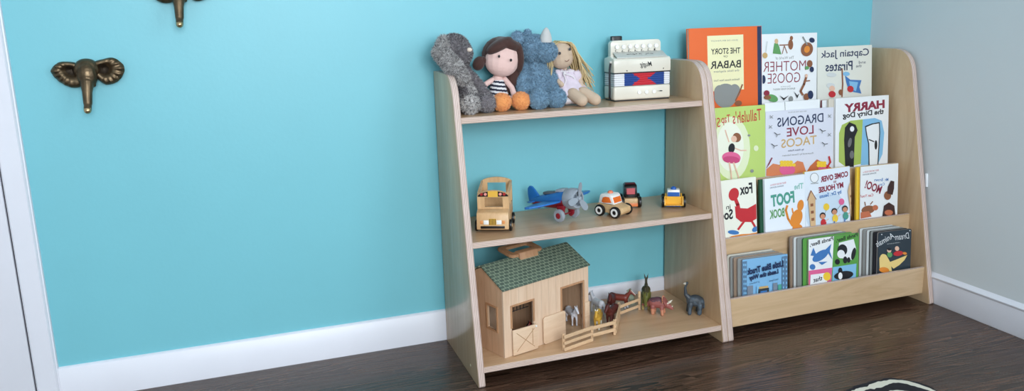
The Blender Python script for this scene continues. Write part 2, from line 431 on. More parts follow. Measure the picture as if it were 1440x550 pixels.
# ---------------------------------------------------------------- elephant wall hooks
bronze = mat('aged_bronze', (98, 82, 62), .36, .85, bump=.35, bscale=120, var=.35, vscale=40)
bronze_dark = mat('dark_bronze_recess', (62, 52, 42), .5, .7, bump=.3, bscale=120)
tip_highlight = mat('bronze_tip_highlight', (190, 165, 125), .2, .95)  # highlight on the trunk tip, put into the colour
def make_hook(loc, label):
    t = thing('elephant_wall_hook', label, 'wall hook', loc, 0, 'elephant hooks on the turquoise wall')
    # origin: centre of the forehead on the wall plane
    pr = [('b', (0, -.018, .010), (.030, .022, .028)), ('b', (.001, -.028, -.004), (.024, .021, .033)), ('b', (0, -.016, .020), (.026, .018, .018)),
          ('c', (0, -.008, .014), (0, -.008, -.012), .024, .02),
          ('c', (0, -.036, -.02), (-.001, -.046, -.045), .0165, .0118), ('c', (-.001, -.046, -.045), (-.002, -.052, -.072), .0118, .0105),
          ('c', (-.002, -.052, -.072), (-.003, -.062, -.088), .0092, .0092),
          ('b', (-.013, -.034, -.028), (.005, .005, .006)), ('b', (.014, -.034, -.028), (.006, .006, .006))]
    h = blob('head', pr, .0016, bronze, t, 5, fn=lambda c: tip_highlight if (c.z < -.082 and c.y < -.064) else None)
    for s in (-1, 1):
        b = bmesh.new()
        # fan shaped ear: polar grid with ribs, rolled rim and a hollow near the head
        if s < 0: out = [(-.022, .027), (-.042, .032), (-.062, .030), (-.080, .012), (-.072, -.008), (-.056, -.024), (-.038, -.033), (-.018, -.030), (-.014, -.005), (-.018, .015)]
        else: out = [(.018, .028), (.038, .034), (.062, .037), (.080, .024), (.086, .008), (.078, -.012), (.062, -.026), (.040, -.030), (.026, -.020), (.014, -.002), (.015, .015)]
        Q = []
        n0 = len(out)
        for i in range(n0):
            a, p, c, d = [Vector(out[(i+k) % n0]) for k in (-1, 0, 1, 2)]
            for k in range(6):
                u = k/6; Q.append(.5*((2*p)+(c-a)*u+(2*a-5*p+4*c-d)*u*u+(3*p-a-3*c+d)*u**3))
        ctr = Vector((s*.036, .010)); rings = []; nr = 14
        for j in range(1, nr+1):
            f = j/nr; ring = []
            for q in Q:
                p = ctr+(q-ctr)*f
                ang = math.atan2(q.y-ctr.y, s*(q.x-ctr.x))
                away = max(0, math.cos(ang+.35))
                rib = .0022*math.cos(ang*17)*max(0, (f-.45))/.55*away*1.4
                hollow = -.010*math.exp(-((f-.0)/.42)**4)
                y = .017+.004*f - .006*max(0, f-.85)/.15 + rib+hollow + .004*math.sin(3*f)
                ring.append(b.verts.new((p.x, -y, p.y)))
            rings.append(ring)
        c0 = b.verts.new((ctr.x, -.009, ctr.y)); n = len(Q)
        for i in range(n): b.faces.new((c0, rings[0][i], rings[0][(i+1) % n]))
        for A, B_ in zip(rings, rings[1:]):
            for i in range(n): b.faces.new((A[i], B_[i], B_[(i+1) % n], A[(i+1) % n]))
        back = [b.verts.new((v.co.x*.97, -.003, v.co.z*.97)) for v in rings[-1]]
        for i in range(n): b.faces.new((rings[-1][i], back[i], back[(i+1) % n], rings[-1][(i+1) % n]))
        b.faces.new(back)
        bmesh.ops.recalc_face_normals(b, faces=b.faces[:])
        e = MB(); cc = Vector((ctr.x, 0, ctr.y))
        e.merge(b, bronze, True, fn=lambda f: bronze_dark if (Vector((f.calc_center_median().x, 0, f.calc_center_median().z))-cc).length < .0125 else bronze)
        e.build('ear', t)
    e = MB(); e.lathe([(0, 0), (.012, 0), (.012, .004), (0, .004)], (0, -.001, 0), (0, -1, 0), bronze_dark); e.build('mounting_plate', t)
    return t
hook = make_hook((-.890, 0, .868), 'bronze elephant head coat hook, whole, lower left on turquoise wall')
dup(hook, (-.890+.2335, 0, .868+.202), 'bronze elephant head coat hook cut off by the top edge of the photo')

# ---------------------------------------------------------------- plush toys on the top shelf
Z1, Z2, Z3 = .7152, .3841, .0532
def ry(a): return Matrix.Rotation(R(a), 4, 'Y')
def rxm(a): return Matrix.Rotation(R(a), 4, 'X')
def rzm(a): return Matrix.Rotation(R(a), 4, 'Z')
gr = mat('grey_plush', (112, 106, 110), .95, sheen=.3); grl = mat('grey_plush_tip', (176, 172, 172), .95, sheen=.3); grd = mat('grey_plush_dark', (62, 58, 62), .95)
grb = mat('grey_plush_belly', (188, 184, 182), .95)
blk = mat('black_plastic', (16, 16, 18), .3); pinkn = mat('cream_nose', (222, 205, 190), .8)
t = thing('plush_rabbit', 'grey furry plush rabbit with long drooping ear, leftmost of the soft toys', 'plush toy', (.07, -.1, Z1))
def L3(*p): return tuple(a-b for a, b in zip(p, t.location))
def bl(c, r, rot=None): return ('b', L3(*c), r) + ((rot,) if rot else ())
def cp(a, b_, r0, r1): return ('c', L3(*a), L3(*b_), r0, r1)
body = [cp((.062, -.075, .835), (.090, -.078, .765), .022, .034), bl((.087, -.075, .752), (.036, .038, .036)),
        bl((.046, -.085, .886), (.045, .045, .047)), bl((.060, -.108, .880), (.030, .034, .032)), bl((.052, -.1, .862), (.032, .03, .026))]
blob('body', body, .003, gr, t, 8, fur=(24000, .0065, .0006, [grl, grd, gr], .3),
     fn=lambda c: grb if (c.y < .005 and c.z < .085 and -.0 < c.x-.004 < .034) else None)
blob('ear', [cp((.012, -.105, .917), (-.004, -.125, .885), .013, .020), cp((-.004, -.125, .885), (.024, -.155, .846), .020, .023), cp((.024, -.155, .846), (.046, -.165, .815), .023, .017)],
     .0025, grb, t, 8, fur=(9000, .010, .0008, [grb, grd, grb, gr], .8), label='long pale streaked ear')
blob('ear', [cp((.055, -.05, .92), (.075, -.035, .88), .012, .018), cp((.075, -.035, .88), (.088, -.03, .835), .018, .014)], .003, gr, t, 8, fur=(2500, .008, .0007, [grl, grd], .8))
blob('arm', [cp((.077, -.085, .828), (.108, -.095, .79), .015, .015), cp((.108, -.095, .79), (.128, -.112, .758), .015, .013)], .0025, gr, t, 8, fur=(3500, .006, .0006, [grl, grd, gr], .6))
blob('leg', [cp((.078, -.09, .745), (.064, -.15, .741), .024, .024), bl((.0625, -.172, .744), (.026, .012, .028))], .0025, gr, t, 8,
     fn=lambda c: grb if c.y < -.072 else None, fur=(6500, .008, .0008, [grb, grd, grl], .3))
blob('leg', [cp((.1, -.09, .745), (.112, -.14, .740), .024, .022), bl((.115, -.158, .742), (.026, .014, .026))], .0025, gr, t, 8, fur=(4500, .006, .0006, [grl, grd], .3))
b = MB(); b.ball(L3(.075, -.137, .890), (.008, .006, .006), pinkn); b.build('nose', t)

skin = mat('doll_skin_fabric', (226, 190, 182), .9, bump=.25, bscale=300, sheen=.2)
brown = mat('brown_velour_hair', (66, 40, 34), .9, bump=.5, bscale=140, sheen=.2); orange = mat('orange_plush', (232, 156, 92), .95, sheen=.3); orangel = mat('orange_plush_tip', (246, 178, 112), .95)
navy = mat('navy_stripe_cloth', (34, 38, 58), .9); whcl = mat('white_stripe_cloth', (225, 224, 226), .9)
t = thing('rag_doll', 'rag doll with brown hair bun, striped navy top and orange ball feet', 'doll', (.18, -.1, Z1))
HC = (.186, -.085, .858)
HR = ry(12) @ rxm(-4)
def hp(x, y, z): v = HR @ Vector((x, y, z)); return L3(HC[0]+v.x, HC[1]+v.y, HC[2]+v.z)
stripes = lambda c: (whcl if (((c.z-.022)+.15*c.x)/.0115) % 1 < .5 else navy) if c.z < .083 else None
blob('torso', [cp((.171, -.083, .80), (.171, -.083, .76), .017, .029), bl((.171, -.085, .748), (.033, .028, .026))], .0018, skin, t, 5, fn=stripes, label='navy and white striped torso')
blob('head', [('b', hp(0, 0, 0), (.053, .04, .05), HR), ('b', hp(-.003, -.006, -.014), (.048, .034, .038), HR), cp((.176, -.083, .815), (.173, -.083, .80), .012, .012)], .002, skin, t, 6)
blob('hair', [('b', hp(.001, .012, .009), (.060, .042, .056), HR), ('b', hp(-.020, -.020, .034), (.044, .024, .017), HR @ ry(-38)), ('b', hp(.008, -.006, .041), (.040, .036, .020), HR @ ry(6)),
     ('b', hp(.046, -.004, .012), (.014, .034, .045), HR @ ry(-12)), ('c', hp(.046, .01, -.01), hp(.044, .015, -.062), .022, .022), ('c', hp(.044, .015, -.062), hp(.030, .012, -.092), .021, .012)], .002, brown, t, 6)
b = MB(); b.ball(hp(-.067, .0, -.024), (.017, .016, .021), brown, HR @ ry(20)); b.ball(hp(-.056, .0, -.014), (.010, .012, .012), brown, HR); b.build('hair_bun', t)
for q in ((-.024, -.0425, .002), (.011, -.047, -.003)):
    b = MB(); b.ball(hp(*q), (.0034, .0026, .0042), blk); b.build('eye', t)
blob('arm', [cp((.156, -.085, .80), (.135, -.088, .790), .008, .008), cp((.135, -.088, .79), (.128, -.09, .784), .008, .009)], .0016, skin, t, 5)
blob('arm', [cp((.192, -.085, .80), (.208, -.1, .775), .008, .008), cp((.208, -.1, .775), (.209, -.115, .756), .008, .009)], .0016, skin, t, 5)
for q, l in (((.160, -.150, .7415), None), ((.2175, -.148, .741), None)):
    blob('foot', [bl(q, (.0265, .026, .025))], .002, orange, t, 4, fur=(2600, .004, .0006, [orangel, orange], .2))
blob('leg', [cp((.160, -.10, .742), (.160, -.13, .741), .013, .013)], .002, skin, t, 4)
blob('leg', [cp((.188, -.10, .742), (.212, -.13, .741), .013, .013)], .002, skin, t, 4)

rb = mat('blue_plush', (118, 150, 174), .95, sheen=.35); rbl = mat('blue_plush_tip', (150, 186, 208), .95); rbd = mat('blue_plush_dark', (84, 122, 150), .95)
horn = mat('horn_felt', (196, 194, 192), .85, bump=.2, bscale=200)
t = thing('plush_rhino', 'blue shaggy plush rhino with one pale horn, between the two dolls', 'plush toy', (.29, -.1, Z1))
blob('body', [cp((.293, -.075, .820), (.293, -.078, .765), .037, .048), bl((.292, -.078, .762), (.053, .045, .045)), bl((.288, -.082, .882), (.042, .040, .040)),
      bl((.312, -.105, .874), (.034, .034, .029)), cp((.262, -.075, .83), (.243, -.09, .79), .016, .018), cp((.243, -.09, .79), (.243, -.105, .765), .018, .017),
      cp((.322, -.08, .83), (.335, -.1, .795), .016, .017), cp((.335, -.1, .795), (.328, -.115, .77), .017, .016)], .003, rb, t, 8, fur=(38000, .0062, .00055, [rbl, rbl, rb, rbd], .4))
for a, c in (((.282, -.1, .742), (.268, -.152, .743)), ((.312, -.1, .742), (.327, -.140, .742))):
    blob('leg', [cp(a, c, .026, .026), bl((c[0], c[1]-.006, c[2]), (.029, .022, .028))], .003, rb, t, 8, fur=(10000, .0055, .00055, [rbl, rbl, rb, rbd], .4))
blob('ear', [bl((.237, -.080, .914), (.020, .012, .021), ry(-25))], .002, rb, t, 4, fur=(1500, .006, .0006, [rbl, rbd], 0))
blob('ear', [bl((.275, -.055, .922), (.014, .010, .015), ry(10))], .002, rb, t, 4, fur=(1200, .006, .0006, [rbl, rbd], 0))
b = MB(); b.lathe([(0, 0), (.018, 0), (.0175, .010), (.0145, .022), (.009, .034), (.004, .040), (0, .042)], L3(.312, -.108, .901), (.05, -.05, 1), horn); b.build('horn', t)

sk2 = mat('tan_doll_fabric', (200, 175, 152), .9, bump=.2, bscale=300); yarn = mat('blond_yarn', (212, 188, 142), .85, bump=.3, bscale=400); yarn2 = mat('blond_yarn_dark', (180, 152, 106), .85)
dress = mat('pale_pink_cotton', (214, 200, 212), .9, bump=.3, bscale=120, var=.06, vscale=60); lace = mat('white_lace', (226, 220, 224), .9, bump=.6, bscale=400)
t = thing('rag_doll', 'rag doll with long blond yarn hair in a pale pink dress beside the accordion', 'doll', (.385, -.1, Z1))
HC = (.366, -.085, .866); HR = ry(-8)
blob('head', [('b', hp(0, 0, -.004), (.038, .034, .038), HR), ('b', hp(0, -.004, -.016), (.036, .030, .030), HR), cp((.375, -.085, .84), (.378, -.085, .82), .011, .010)], .0018, sk2, t, 6)
b = MB()
for i in range(210):
    a = random.uniform(-1.75, 1.95); top = hp(random.uniform(-.006, .006), random.uniform(-.014, .028), .034)
    x = math.sin(a)*.040; z0 = math.cos(a)*.036-.004; y0 = random.uniform(-.024, .03)
    side = 1 if a > 0 else -1
    if abs(a) < .55: y0 = random.uniform(.0, .03)
    p1 = hp(x*.75, y0*.9, .036-abs(a)*.008); p2 = hp(x*1.04+side*.003, y0, min(z0, .02))
    ln_ = random.uniform(.07, .125) if side > 0 else random.uniform(.03, .065)
    fx = random.uniform(.012, .055) if side > 0 else random.uniform(.0, .006)
    p3 = (p2[0]+fx*.5+random.uniform(-.006, .006), p2[1]+random.uniform(-.012, .006), p2[2]-ln_*.5)
    p4 = (p2[0]+fx*1.15, p2[1]+random.uniform(-.01, .01), max(p2[2]-ln_, .035))
    b.tube([top, p1, p2, p3, p4], .0015, yarn if random.random() < .7 else yarn2, 5, .0012, 4)
b.build('hair', t)
for q in ((-.015, -.0345, .004), (.018, -.0345, .010)):
    b = MB(); b.ball(hp(*q), (.0038, .002, .0042), mat('dark_eye_thread', (40, 40, 52), .4)); b.build('eye', t)
b = MB(); b.tube([hp(-.003, -.0352, -.020), hp(.004, -.0362, -.023), hp(.011, -.0352, -.019)], .0008, mat('mouth_thread', (120, 70, 60), .8), 5); b.build('mouth', t)
bb = MB(); N_ = 48
prof = [(.014, .102), (.026, .097), (.032, .088), (.033, .080), (.040, .066), (.051, .052), (.060, .042), (.063, .036), (.060, .030)]
bm2 = bmesh.new(); rg = []
for r_, z in prof:
    ring = []
    for i in range(N_):
        a = 2*math.pi*i/N_; k = 1+.09*math.sin(a*9+z*60)*(r_/.05)+.04*math.sin(a*17+z*150)
        ring.append(bm2.verts.new((-.004+(.1-z)*.12+r_*k*math.cos(a), .012-(.1-z)*.15+r_*.80*k*math.sin(a), z+.003*math.sin(a*9))))
    rg.append(ring)
for A, B_ in zip(rg, rg[1:]):
    for i in range(N_): bm2.faces.new((A[i], A[(i+1) % N_], B_[(i+1) % N_], B_[i]))
bm2.faces.new(rg[0]); bm2.faces.new(rg[-1][::-1]); bmesh.ops.recalc_face_normals(bm2, faces=bm2.faces[:])
bb.merge(bm2, dress, True); dr = bb.build('dress', t)
b = MB()
for i in range(26):
    a = math.pi+math.pi*i/25
    b.ball((.004+.052*math.cos(a), .003+.040*math.sin(a), .030+.0015*math.sin(i*2)), (.004, .003, .004), lace, None, 8)
b.build('lace_trim', dr); b = MB()
for i in range(14):
    a = math.pi+math.pi*i/13
    b.ball((-.004+.024*math.cos(a), .012+.020*math.sin(a), .0985), (.0035, .003, .003), lace, None, 8)
b.build('lace_trim', dr)
b = MB(); b.tube([L3(.362, -.117, .808), L3(.368, -.120, .79), L3(.362, -.121, .775)], .002, lace, 6); b.tube([L3(.366, -.117, .808), L3(.388, -.119, .80), L3(.398, -.119, .79)], .002, lace, 6); b.ball(L3(.366, -.117, .809), .005, lace); b.build('bow', dr)
blob('arm', [cp((.358, -.09, .812), (.342, -.108, .79), .008, .0085), cp((.342, -.108, .79), (.352, -.125, .778), .0085, .008)], .0016, sk2, t, 5)
blob('arm', [cp((.400, -.09, .812), (.420, -.1, .788), .008, .0085), cp((.42, -.1, .788), (.418, -.118, .77), .0085, .008)], .0016, sk2, t, 5)
for a, k, f in (((.378, -.10, .745), (.381, -.140, .750), (.395, -.172, .733)), ((.405, -.10, .745), (.414, -.140, .752), (.437, -.172, .733))):
    blob('leg', [cp(a, k, .013, .0175), cp(k, f, .0185, .0175)], .0018, sk2, t, 6)
for q in ((.352, -.098, .800), (.412, -.098, .798)): blob('sleeve', [bl(q, (.0165, .016, .019))], .0016, dress, dr, 3, wob=.004)
blob('bloomers', [bl((.366, -.115, .732), (.028, .032, .014)), bl((.40, -.12, .728), (.03, .028, .011))], .002, lace, t, 3, wob=.002)

# ---------------------------------------------------------------- toy accordion
cream = mat('cream_enamel', (224, 218, 204), .22, coat=.3); wht = mat('white_plastic', (240, 240, 238), .3)
bel = mat('bellows_white', (222, 222, 226), .6); belb = mat('bellows_blue', (34, 70, 140), .6); belr = mat('bellows_red', (196, 40, 54), .6)
strap = mat('black_strap', (22, 24, 34), .6); silver = mat('silver_label', (196, 196, 190), .5, .1)
t = thing('toy_accordion', 'cream toy accordion with white buttons and red and blue bellows', 'accordion', (.527, -.1125, Z1), -3)
# local: x 0..0.187, y 0 (front)..0.085, z up
b = MB(); b.box(0, .187, 0, .078, .003, .045, cream, .006, 3); lc = b.build('lower_case', t)
b = MB(); b.box(.004, .183, .003, .075, 0, .003, blk); b.build('base_plate', lc)
for i, x in enumerate((.082, .106, .131)):
    b = MB(); b.cyl((x, 0, .0245), (x, -.003, .0245), .0058, wht); b.build('bass_button', t)
b = MB()
b.box(.143, .160, -.0004, .0002, .0245, .0255, blk); b.box(.150, .158, -.0004, .0002, .0235, .0265, blk); b.build('printed_mark', lc)
# bellows: pleated box with a woven pattern
bm2 = bmesh.new(); nz = 12; rows = []
for j in range(nz+1):
    z = .046+j*.038/nz; ins = .0035 if j % 2 else .0015
    xs = [ins]+[ .003+(.181)*i/40 for i in range(1, 40)]+[.187-ins]
    rows.append([(x, ins, z) for x in xs]+[(.187-ins, y, z) for y in (.02, .04, .06)]+[(x, .078-ins, z) for x in (.187-ins, .1, ins)]+[(ins, y, z) for y in (.06, .04, .02)])
V_ = [[bm2.verts.new(p) for p in r_] for r_ in rows]; n = len(rows[0])
for a, c in zip(V_, V_[1:]):
    for i in range(n): bm2.faces.new((a[i], a[(i+1) % n], c[(i+1) % n], c[i]))
bmesh.ops.recalc_face_normals(bm2, faces=bm2.faces[:])
def belfn(f):
    c = f.calc_center_median()
    if c.y > .006: return bel
    x = c.x
    if c.x < .034 or c.x > .164: return bel
    q = (c.z-.065)/.019; u = (x-.099)/.065
    return belr if abs(u) < .18+.52*abs(q) + (.0 if abs(u) < .5 else -.05) else belb
b = MB(); b.merge(bm2, bel, False, fn=belfn); b.build('bellows', t)
b = MB(); b.prism([(0, .085), (0, .122), (.006, .128), (.04, .134), (.074, .128), (.078, .122), (.078, .085)], 0, 0, .187, cream, bev=.003)
uc = b.build('upper_case', t)
b = MB(); b.box(.001, .186, .001, .077, .0825, .086, blk); b.build('dark_seam', uc)
b = MB(); put_text(b, 'Mugig', .104, .106, .040, .019, -.0004, blk, rot=.02, bold=.01, shear=.3); b.build('lettering', uc)
for q in ((.042, .091), (.162, .093)):
    b = MB(); b.ball((q[0], -.0005, q[1]), (.0018, .001, .0018), blk); b.build('screw', uc)
b = MB(); b.prism([(.004, .131), (.036, .146), (.036, .142), (.004, .1275)], 0, .012, .176, silver, bev=.001); g_ = b.build('grille_plate', t)
b = MB()
for i in range(16): b.ball((.045+i*.006+random.uniform(-.001, .001), .018+random.uniform(-.004, .006), .1385+random.uniform(-.001, .001)), (.0022, .0016, .001), mat('grille_pattern', (118, 120, 118), .5, .5), None, 8)
b.build('embossed_pattern', g_)
rrp = [(.005, .125)]+[(.005+.012*(1-math.cos(a)), .168+.012*math.sin(a)) for a in [i*math.pi/12 for i in range(7)]]+[(.171-.012*(1-math.sin(a)), .168+.012*math.cos(a)) for a in [i*math.pi/12 for i in range(7)]]+[(.171, .125)]
b = MB(); b.prism(rrp, 1, .036, .058, cream, bev=.0015); kb = b.build('button_board', t)
for i in range(7):
    x = .024+i*.0215
    b = MB(); b.cyl((x, .036, .161), (x, .029, .161), .0062, wht); b.build('button', t)
    c = MB(); put_text(c, '%d' % (7-i), x-.003, .1485, .005, .007, .0356, blk, bold=.02); c.box(x+.001, x+.004, .0354, .0362, .1445, .1465, blk); c.build('printed_digit', kb)
b = MB(); b.box(.016, .050, .060, .078, .165, .196, blk, .003, mtx=Matrix.Translation((.004, 0, -.003))); b.build('strap_buckle', t)
b = MB()
b.tube([(-.002, .02, .115), (-.007, .016, .095), (-.008, .014, .06), (-.007, .016, .03), (-.006, .02, .012), (-.001, .028, .006)], .0032, strap, 8)
b.ball((-.002, .02, .117), .0048, silver); b.build('strap', t)

# ---------------------------------------------------------------- middle shelf: wooden bus
mp1 = wood('maple_toy', (200, 158, 112), (222, 184, 138), 2, 3, .4); mp2 = wood('oak_toy', (186, 138, 88), (210, 164, 112), 0, 3, .4)
yel = mat('yellow_paint', (230, 180, 70), .4); red = mat('red_paint', (170, 40, 40), .4)
t = thing('toy_school_bus', 'wooden toy school bus with open top near the left side panel', 'toy bus', (.099, -.2175, Z2), -24)
# local: front faces -y, x -.045...045
b = MB(); b.box(-.043, .043, .004, .135, .010, .022, mp2, .002); b.build('chassis', t)
b = MB(); b.prism([(0, .010), (-.001, .014), (0, .050), (.005, .058), (.030, .064), (.030, .010)], 0, -.045, .045, mp1, bev=.002); hd = b.build('hood', t)
b = MB(); b.box(-.034, .034, -.0025, 0, .0135, .021, blk, .001); b.build('bumper', t)
for s in (-1, 1):
    b = MB(); b.box(s*.018-.007, s*.018+.007, -.0016, 0, .0255, .0375, wht, .001); b.build('headlight', t)
    b = MB(); b.box(s*.031-.004, s*.031+.004, -.0012, 0, .027, .0365, mat('amber_lamp', (224, 150, 90), .4), .001); b.build('indicator', t)
b = MB(); b.box(-.010, .010, -.0012, 0, .0235, .042, yel)
for i in range(5): b.box(-.0088+i*.004, -.0072+i*.004, -.0018, -.001, .024, .0415, blk)
b.build('grille', t)
def ring_panel(b, x0, x1, y0, y1, z0, ztop, arch, holes, M):
    # upright panel with an arched head and one window hole
    hx0, hx1, hz0, hz1 = holes
    b.box(x0, hx0, y0, y1, z0, hz1, M); b.box(hx1, x1, y0, y1, z0, hz1, M); b.box(hx0, hx1, y0, y1, z0, hz0, M)
    pts = [(x0, hz1), (x1, hz1)]+[(x0+(x1-x0)*(1-i/14), ztop-arch+arch*math.sin(math.pi*i/14)**.6) for i in range(15)]
    b.prism(pts, 1, y0, y1, M)
b = MB(); ring_panel(b, -.045, .045, .030, .037, .058, .116, .014, (-.024, .027, .068, .096), mp1); fp = b.build('windscreen_panel', t)
b = MB()
pts = [(-.043, .0985), (.043, .0985)]+[(.043-.086*i/14, .1015+.0125*math.sin(math.pi*i/14)**.6) for i in range(15)]
b.prism(pts, 1, .0285, .030, blk); b.box(-.014, .014, .0272, .0285, .0975, .1145, yel)
for x, M_ in ((-.032, red), (-.021, mat('pink_lamp', (230, 150, 140), .4)), (.021, mat('pink_lamp', (230, 150, 140), .4)), (.032, red)): b.cyl((x, .0285, .1055), (x, .0268, .1055), .0042, M_, 14)
b.build('lamp_panel', fp)
b = MB(); ring_panel(b, -.045, .045, .128, .135, .020, .134, .012, (-.027, .027, .085, .118), mp1); b.build('rear_panel', t)
for s in (-1, 1):
    b = MB(); x0, x1 = (s*.045-.0, s*.045-s*.006); x0, x1 = min(x0, x1), max(x0, x1)
    b.box(x0, x1, .037, .128, .020, .066, mp1, .0008, 1); b.prism([(.037, .100), (.128, .114), (.128, .124), (.037, .108)], 0, x0, x1, mp1)
    for y in (.037, .08, .122): b.box(x0, x1, y, y+.006, .066, .106, mp1)
    b.build('side_wall', t)
    b = MB(); b.box(x0-.0008, x1+.0008, .05, .115, .045, .049, mat('tan_band', (206, 150, 90), .4)); b.build('side_band', t)
b = MB(); b.box(-.037, .037, .06, .10, .022, .055, mp2, .006); b.build('seat', t)
def wheel(b, c, r, w, ax, rim=None, tyre=None, hub=None):
    """wheel centred at c; ax = outward axle direction"""
    a = Vector(ax).normalized(); c = Vector(c)
    b.lathe([(0, -w/2), (r*.8, -w/2), (r*.95, -w*.4), (r, -w*.2), (r, w*.2), (r*.95, w*.4), (r*.72, w/2), (r*.66, w*.42), (0, w*.42)], c, a, tyre)
    if rim: b.lathe([(r*.36, w*.40), (r*.70, w*.40), (r*.68, w*.56), (r*.38, w*.56), (r*.36, w*.40)], c, a, rim)
    if hub: b.lathe([(0, w*.62), (r*.24, w*.6), (r*.34, w*.50), (r*.34, w*.3)], c, a, hub)
for x in (-.048, .048):
    for y in (.026, .108):
        b = MB(); wheel(b, (x, y, .0165), .0165, .009, (1 if x > 0 else -1, 0, 0), None, blk, mp1); b.build('wheel', t)

# ---------------------------------------------------------------- toy plane
pb = mat('blue_plastic', (36, 110, 186), .35); prd = mat('red_plastic', (140, 24, 40), .35); pg = mat('grey_plastic', (150, 158, 168), .35); pdk = mat('dark_grey_recess', (84, 92, 102), .5)
t = thing('toy_plane', 'blue and red plastic toy propeller plane with grey nose', 'toy plane', (.323, -.180, Z2), -63)
t.rotation_euler = (0, R(-9), R(-63)); t.location.z += .004
# local +x = nose, +y = wing on the right of the photo
def loft(b, secs, M, fn=None, n=20):
    bm_ = bmesh.new(); rr = []
    for x, cy, cz, ry_, rz_ in secs: rr.append([bm_.verts.new((x, cy+ry_*math.cos(2*math.pi*i/n), cz+rz_*math.sin(2*math.pi*i/n))) for i in range(n)])
    for A, B_ in zip(rr, rr[1:]):
        for i in range(n): bm_.faces.new((A[i], A[(i+1) % n], B_[(i+1) % n], B_[i]))
    bm_.faces.new(rr[0]); bm_.faces.new(rr[-1][::-1]); bmesh.ops.recalc_face_normals(bm_, faces=bm_.faces[:])
    b.merge(bm_, M, True, fn=fn)
b = MB(); loft(b, [(-.112, 0, .058, .004, .006), (-.10, 0, .058, .009, .011), (-.06, 0, .058, .018, .019), (-.01, 0, .060, .024, .025), (.03, 0, .062, .027, .027), (.04, 0, .062, .027, .027)], prd,
     fn=lambda f: pb if f.calc_center_median().z > .060 else prd); fu = b.build('fuselage', t)
b = MB(); b.box(-.052, .004, -.012, .012, .078, .0865, pdk, .004); b.build('cockpit', fu)
b = MB(); b.prism([(-.004, .084), (.006, .0935), (.03, .093), (.036, .084)], 1, -.014, .014, pg, bev=.003); b.build('windscreen', fu)
b = MB()
wp = [(.030, .0), (.028, .05), (.020, .11), (.008, .136), (-.006, .140), (-.018, .130), (-.030, .08), (-.036, .0)]
for s in (-1, 1):
    b.prism([(x, s*y) for x, y in wp], 2, .0575, .0635, pb, bev=.0022, mtx=Matrix.Translation((0, 0, .06)) @ Matrix.Rotation(R(s*1), 4, 'X') @ Matrix.Translation((0, 0, -.062)))
b.build('wing', t)
b = MB(); b.prism([(-.086, .0), (-.088, .020), (-.10, .026), (-.112, .020), (-.112, 0), (-.112, -.020), (-.10, -.026), (-.088, -.020)], 2, .056, .060, pb, bev=.0015); b.build('tailplane', t)
b = MB(); b.prism([(-.07, .066), (-.09, .092), (-.100, .103), (-.110, .105), (-.118, .098), (-.121, .08), (-.119, .056), (-.08, .058)], 1, -.003, .003, pb, bev=.0014); b.build('tail_fin', t)
b = MB(); b.prism([(-.1, .05), (-.085, .035), (-.078, .037), (-.075, .05)], 1, -.004, .004, prd, bev=.001); b.build('tail_skid', t)
b = MB(); b.lathe([(.020, 0), (.0285, 0), (.031, .01), (.031, .028), (.027, .036), (.021, .037), (.020, .030), (0, .030)], (.036, 0, .064), (1, 0, -.08), pg)
cw = b.build('engine_cowl', t)
b = MB()
for k in range(3):
    a = k*2*math.pi/3+.5; c = (.069, .0125*math.cos(a), .063+.0125*math.sin(a))
    b.lathe([(0, 0), (.0055, 0), (.0062, .003), (.003, .0045), (0, .0045)], c, (1, 0, -.08), pdk, 14)
b.build('cylinder_head', cw)
b = MB(); hub = Vector((.076, 0, .062)); b.lathe([(0, -.008), (.008, -.008), (.008, 0), (.006, .006), (0, .009)], hub, (1, 0, -.08), pg)
pr_ = b.build('propeller', t)
for ang in (68, 188, 308):
    d = Vector((0, math.cos(R(ang)), math.sin(R(ang)))); sd = Vector((0, -d.z, d.y)); bb = bmesh.new(); up = []; lo = []
    out = [(.004, .003), (.014, .0070), (.027, .0095), (.038, .0092), (.045, .006), (.048, 0)]
    ol = [(l, w_) for l, w_ in out]+[(l, -w_) for l, w_ in reversed(out[:-1])]
    for l, w_ in ol:
        p = hub+d*l+sd*w_+Vector((.002*w_/.008, 0, 0)); up.append(bb.verts.new(p+Vector((.0012, 0, 0)))); lo.append(bb.verts.new(p-Vector((.0012, 0, 0))))
    bb.faces.new(up); bb.faces.new(lo[::-1])
    for i in range(len(ol)): bb.faces.new((up[i], lo[i], lo[(i+1) % len(ol)], up[(i+1) % len(ol)]))
    bmesh.ops.recalc_face_normals(bb, faces=bb.faces[:]); b = MB(); b.merge(bb, pg, True); b.build('blade', pr_)
for s in (-1, 1):
    b = MB(); b.prism([(.006, .048), (.040, .046), (.034, .030), (.030, .014), (.020, .006), (.012, .010), (.012, .026)], 1, s*.022-.0045, s*.022+.0045, prd, bev=.003,
                      mtx=Matrix.Translation((0, s*.012, 0)) @ Matrix.Rotation(R(-s*12), 4, 'X') @ Matrix.Translation((0, -s*.008, 0)) if False else None)
    b.build('wheel_strut', t)
    b = MB(); wheel(b, (.022, s*.033, .019), .019, .012, (0, s, 0), None, pg, None)
    b.lathe([(0, .0062), (.006, .0066), (.0085, .0056), (.0085, .004)], (.022, s*.033, .019), (0, s, 0), prd); b.build('wheel', t)
b = MB(); b.cyl((.022, -.030, .019), (.022, .030, .019), .0022, prd); b.build('axle', t)

# ---------------------------------------------------------------- small wooden vehicles
tan = wood('beech_toy', (196, 158, 112), (220, 186, 140), 0, 3, .45); ora = mat('orange_perspex', (232, 110, 40), .25, coat=.4); whp = mat('white_toy_paint', (236, 234, 230), .3)
def car(name, label, cat, loc, rz, sc=1): return thing(name, label, cat, loc, rz)
t = thing('toy_car', 'wooden toy car with white cab, orange windows and white rimmed wheels', 'toy car', (.4905, -.1800, Z2), -62); t.scale = (1.13, 1.13, 1.13)
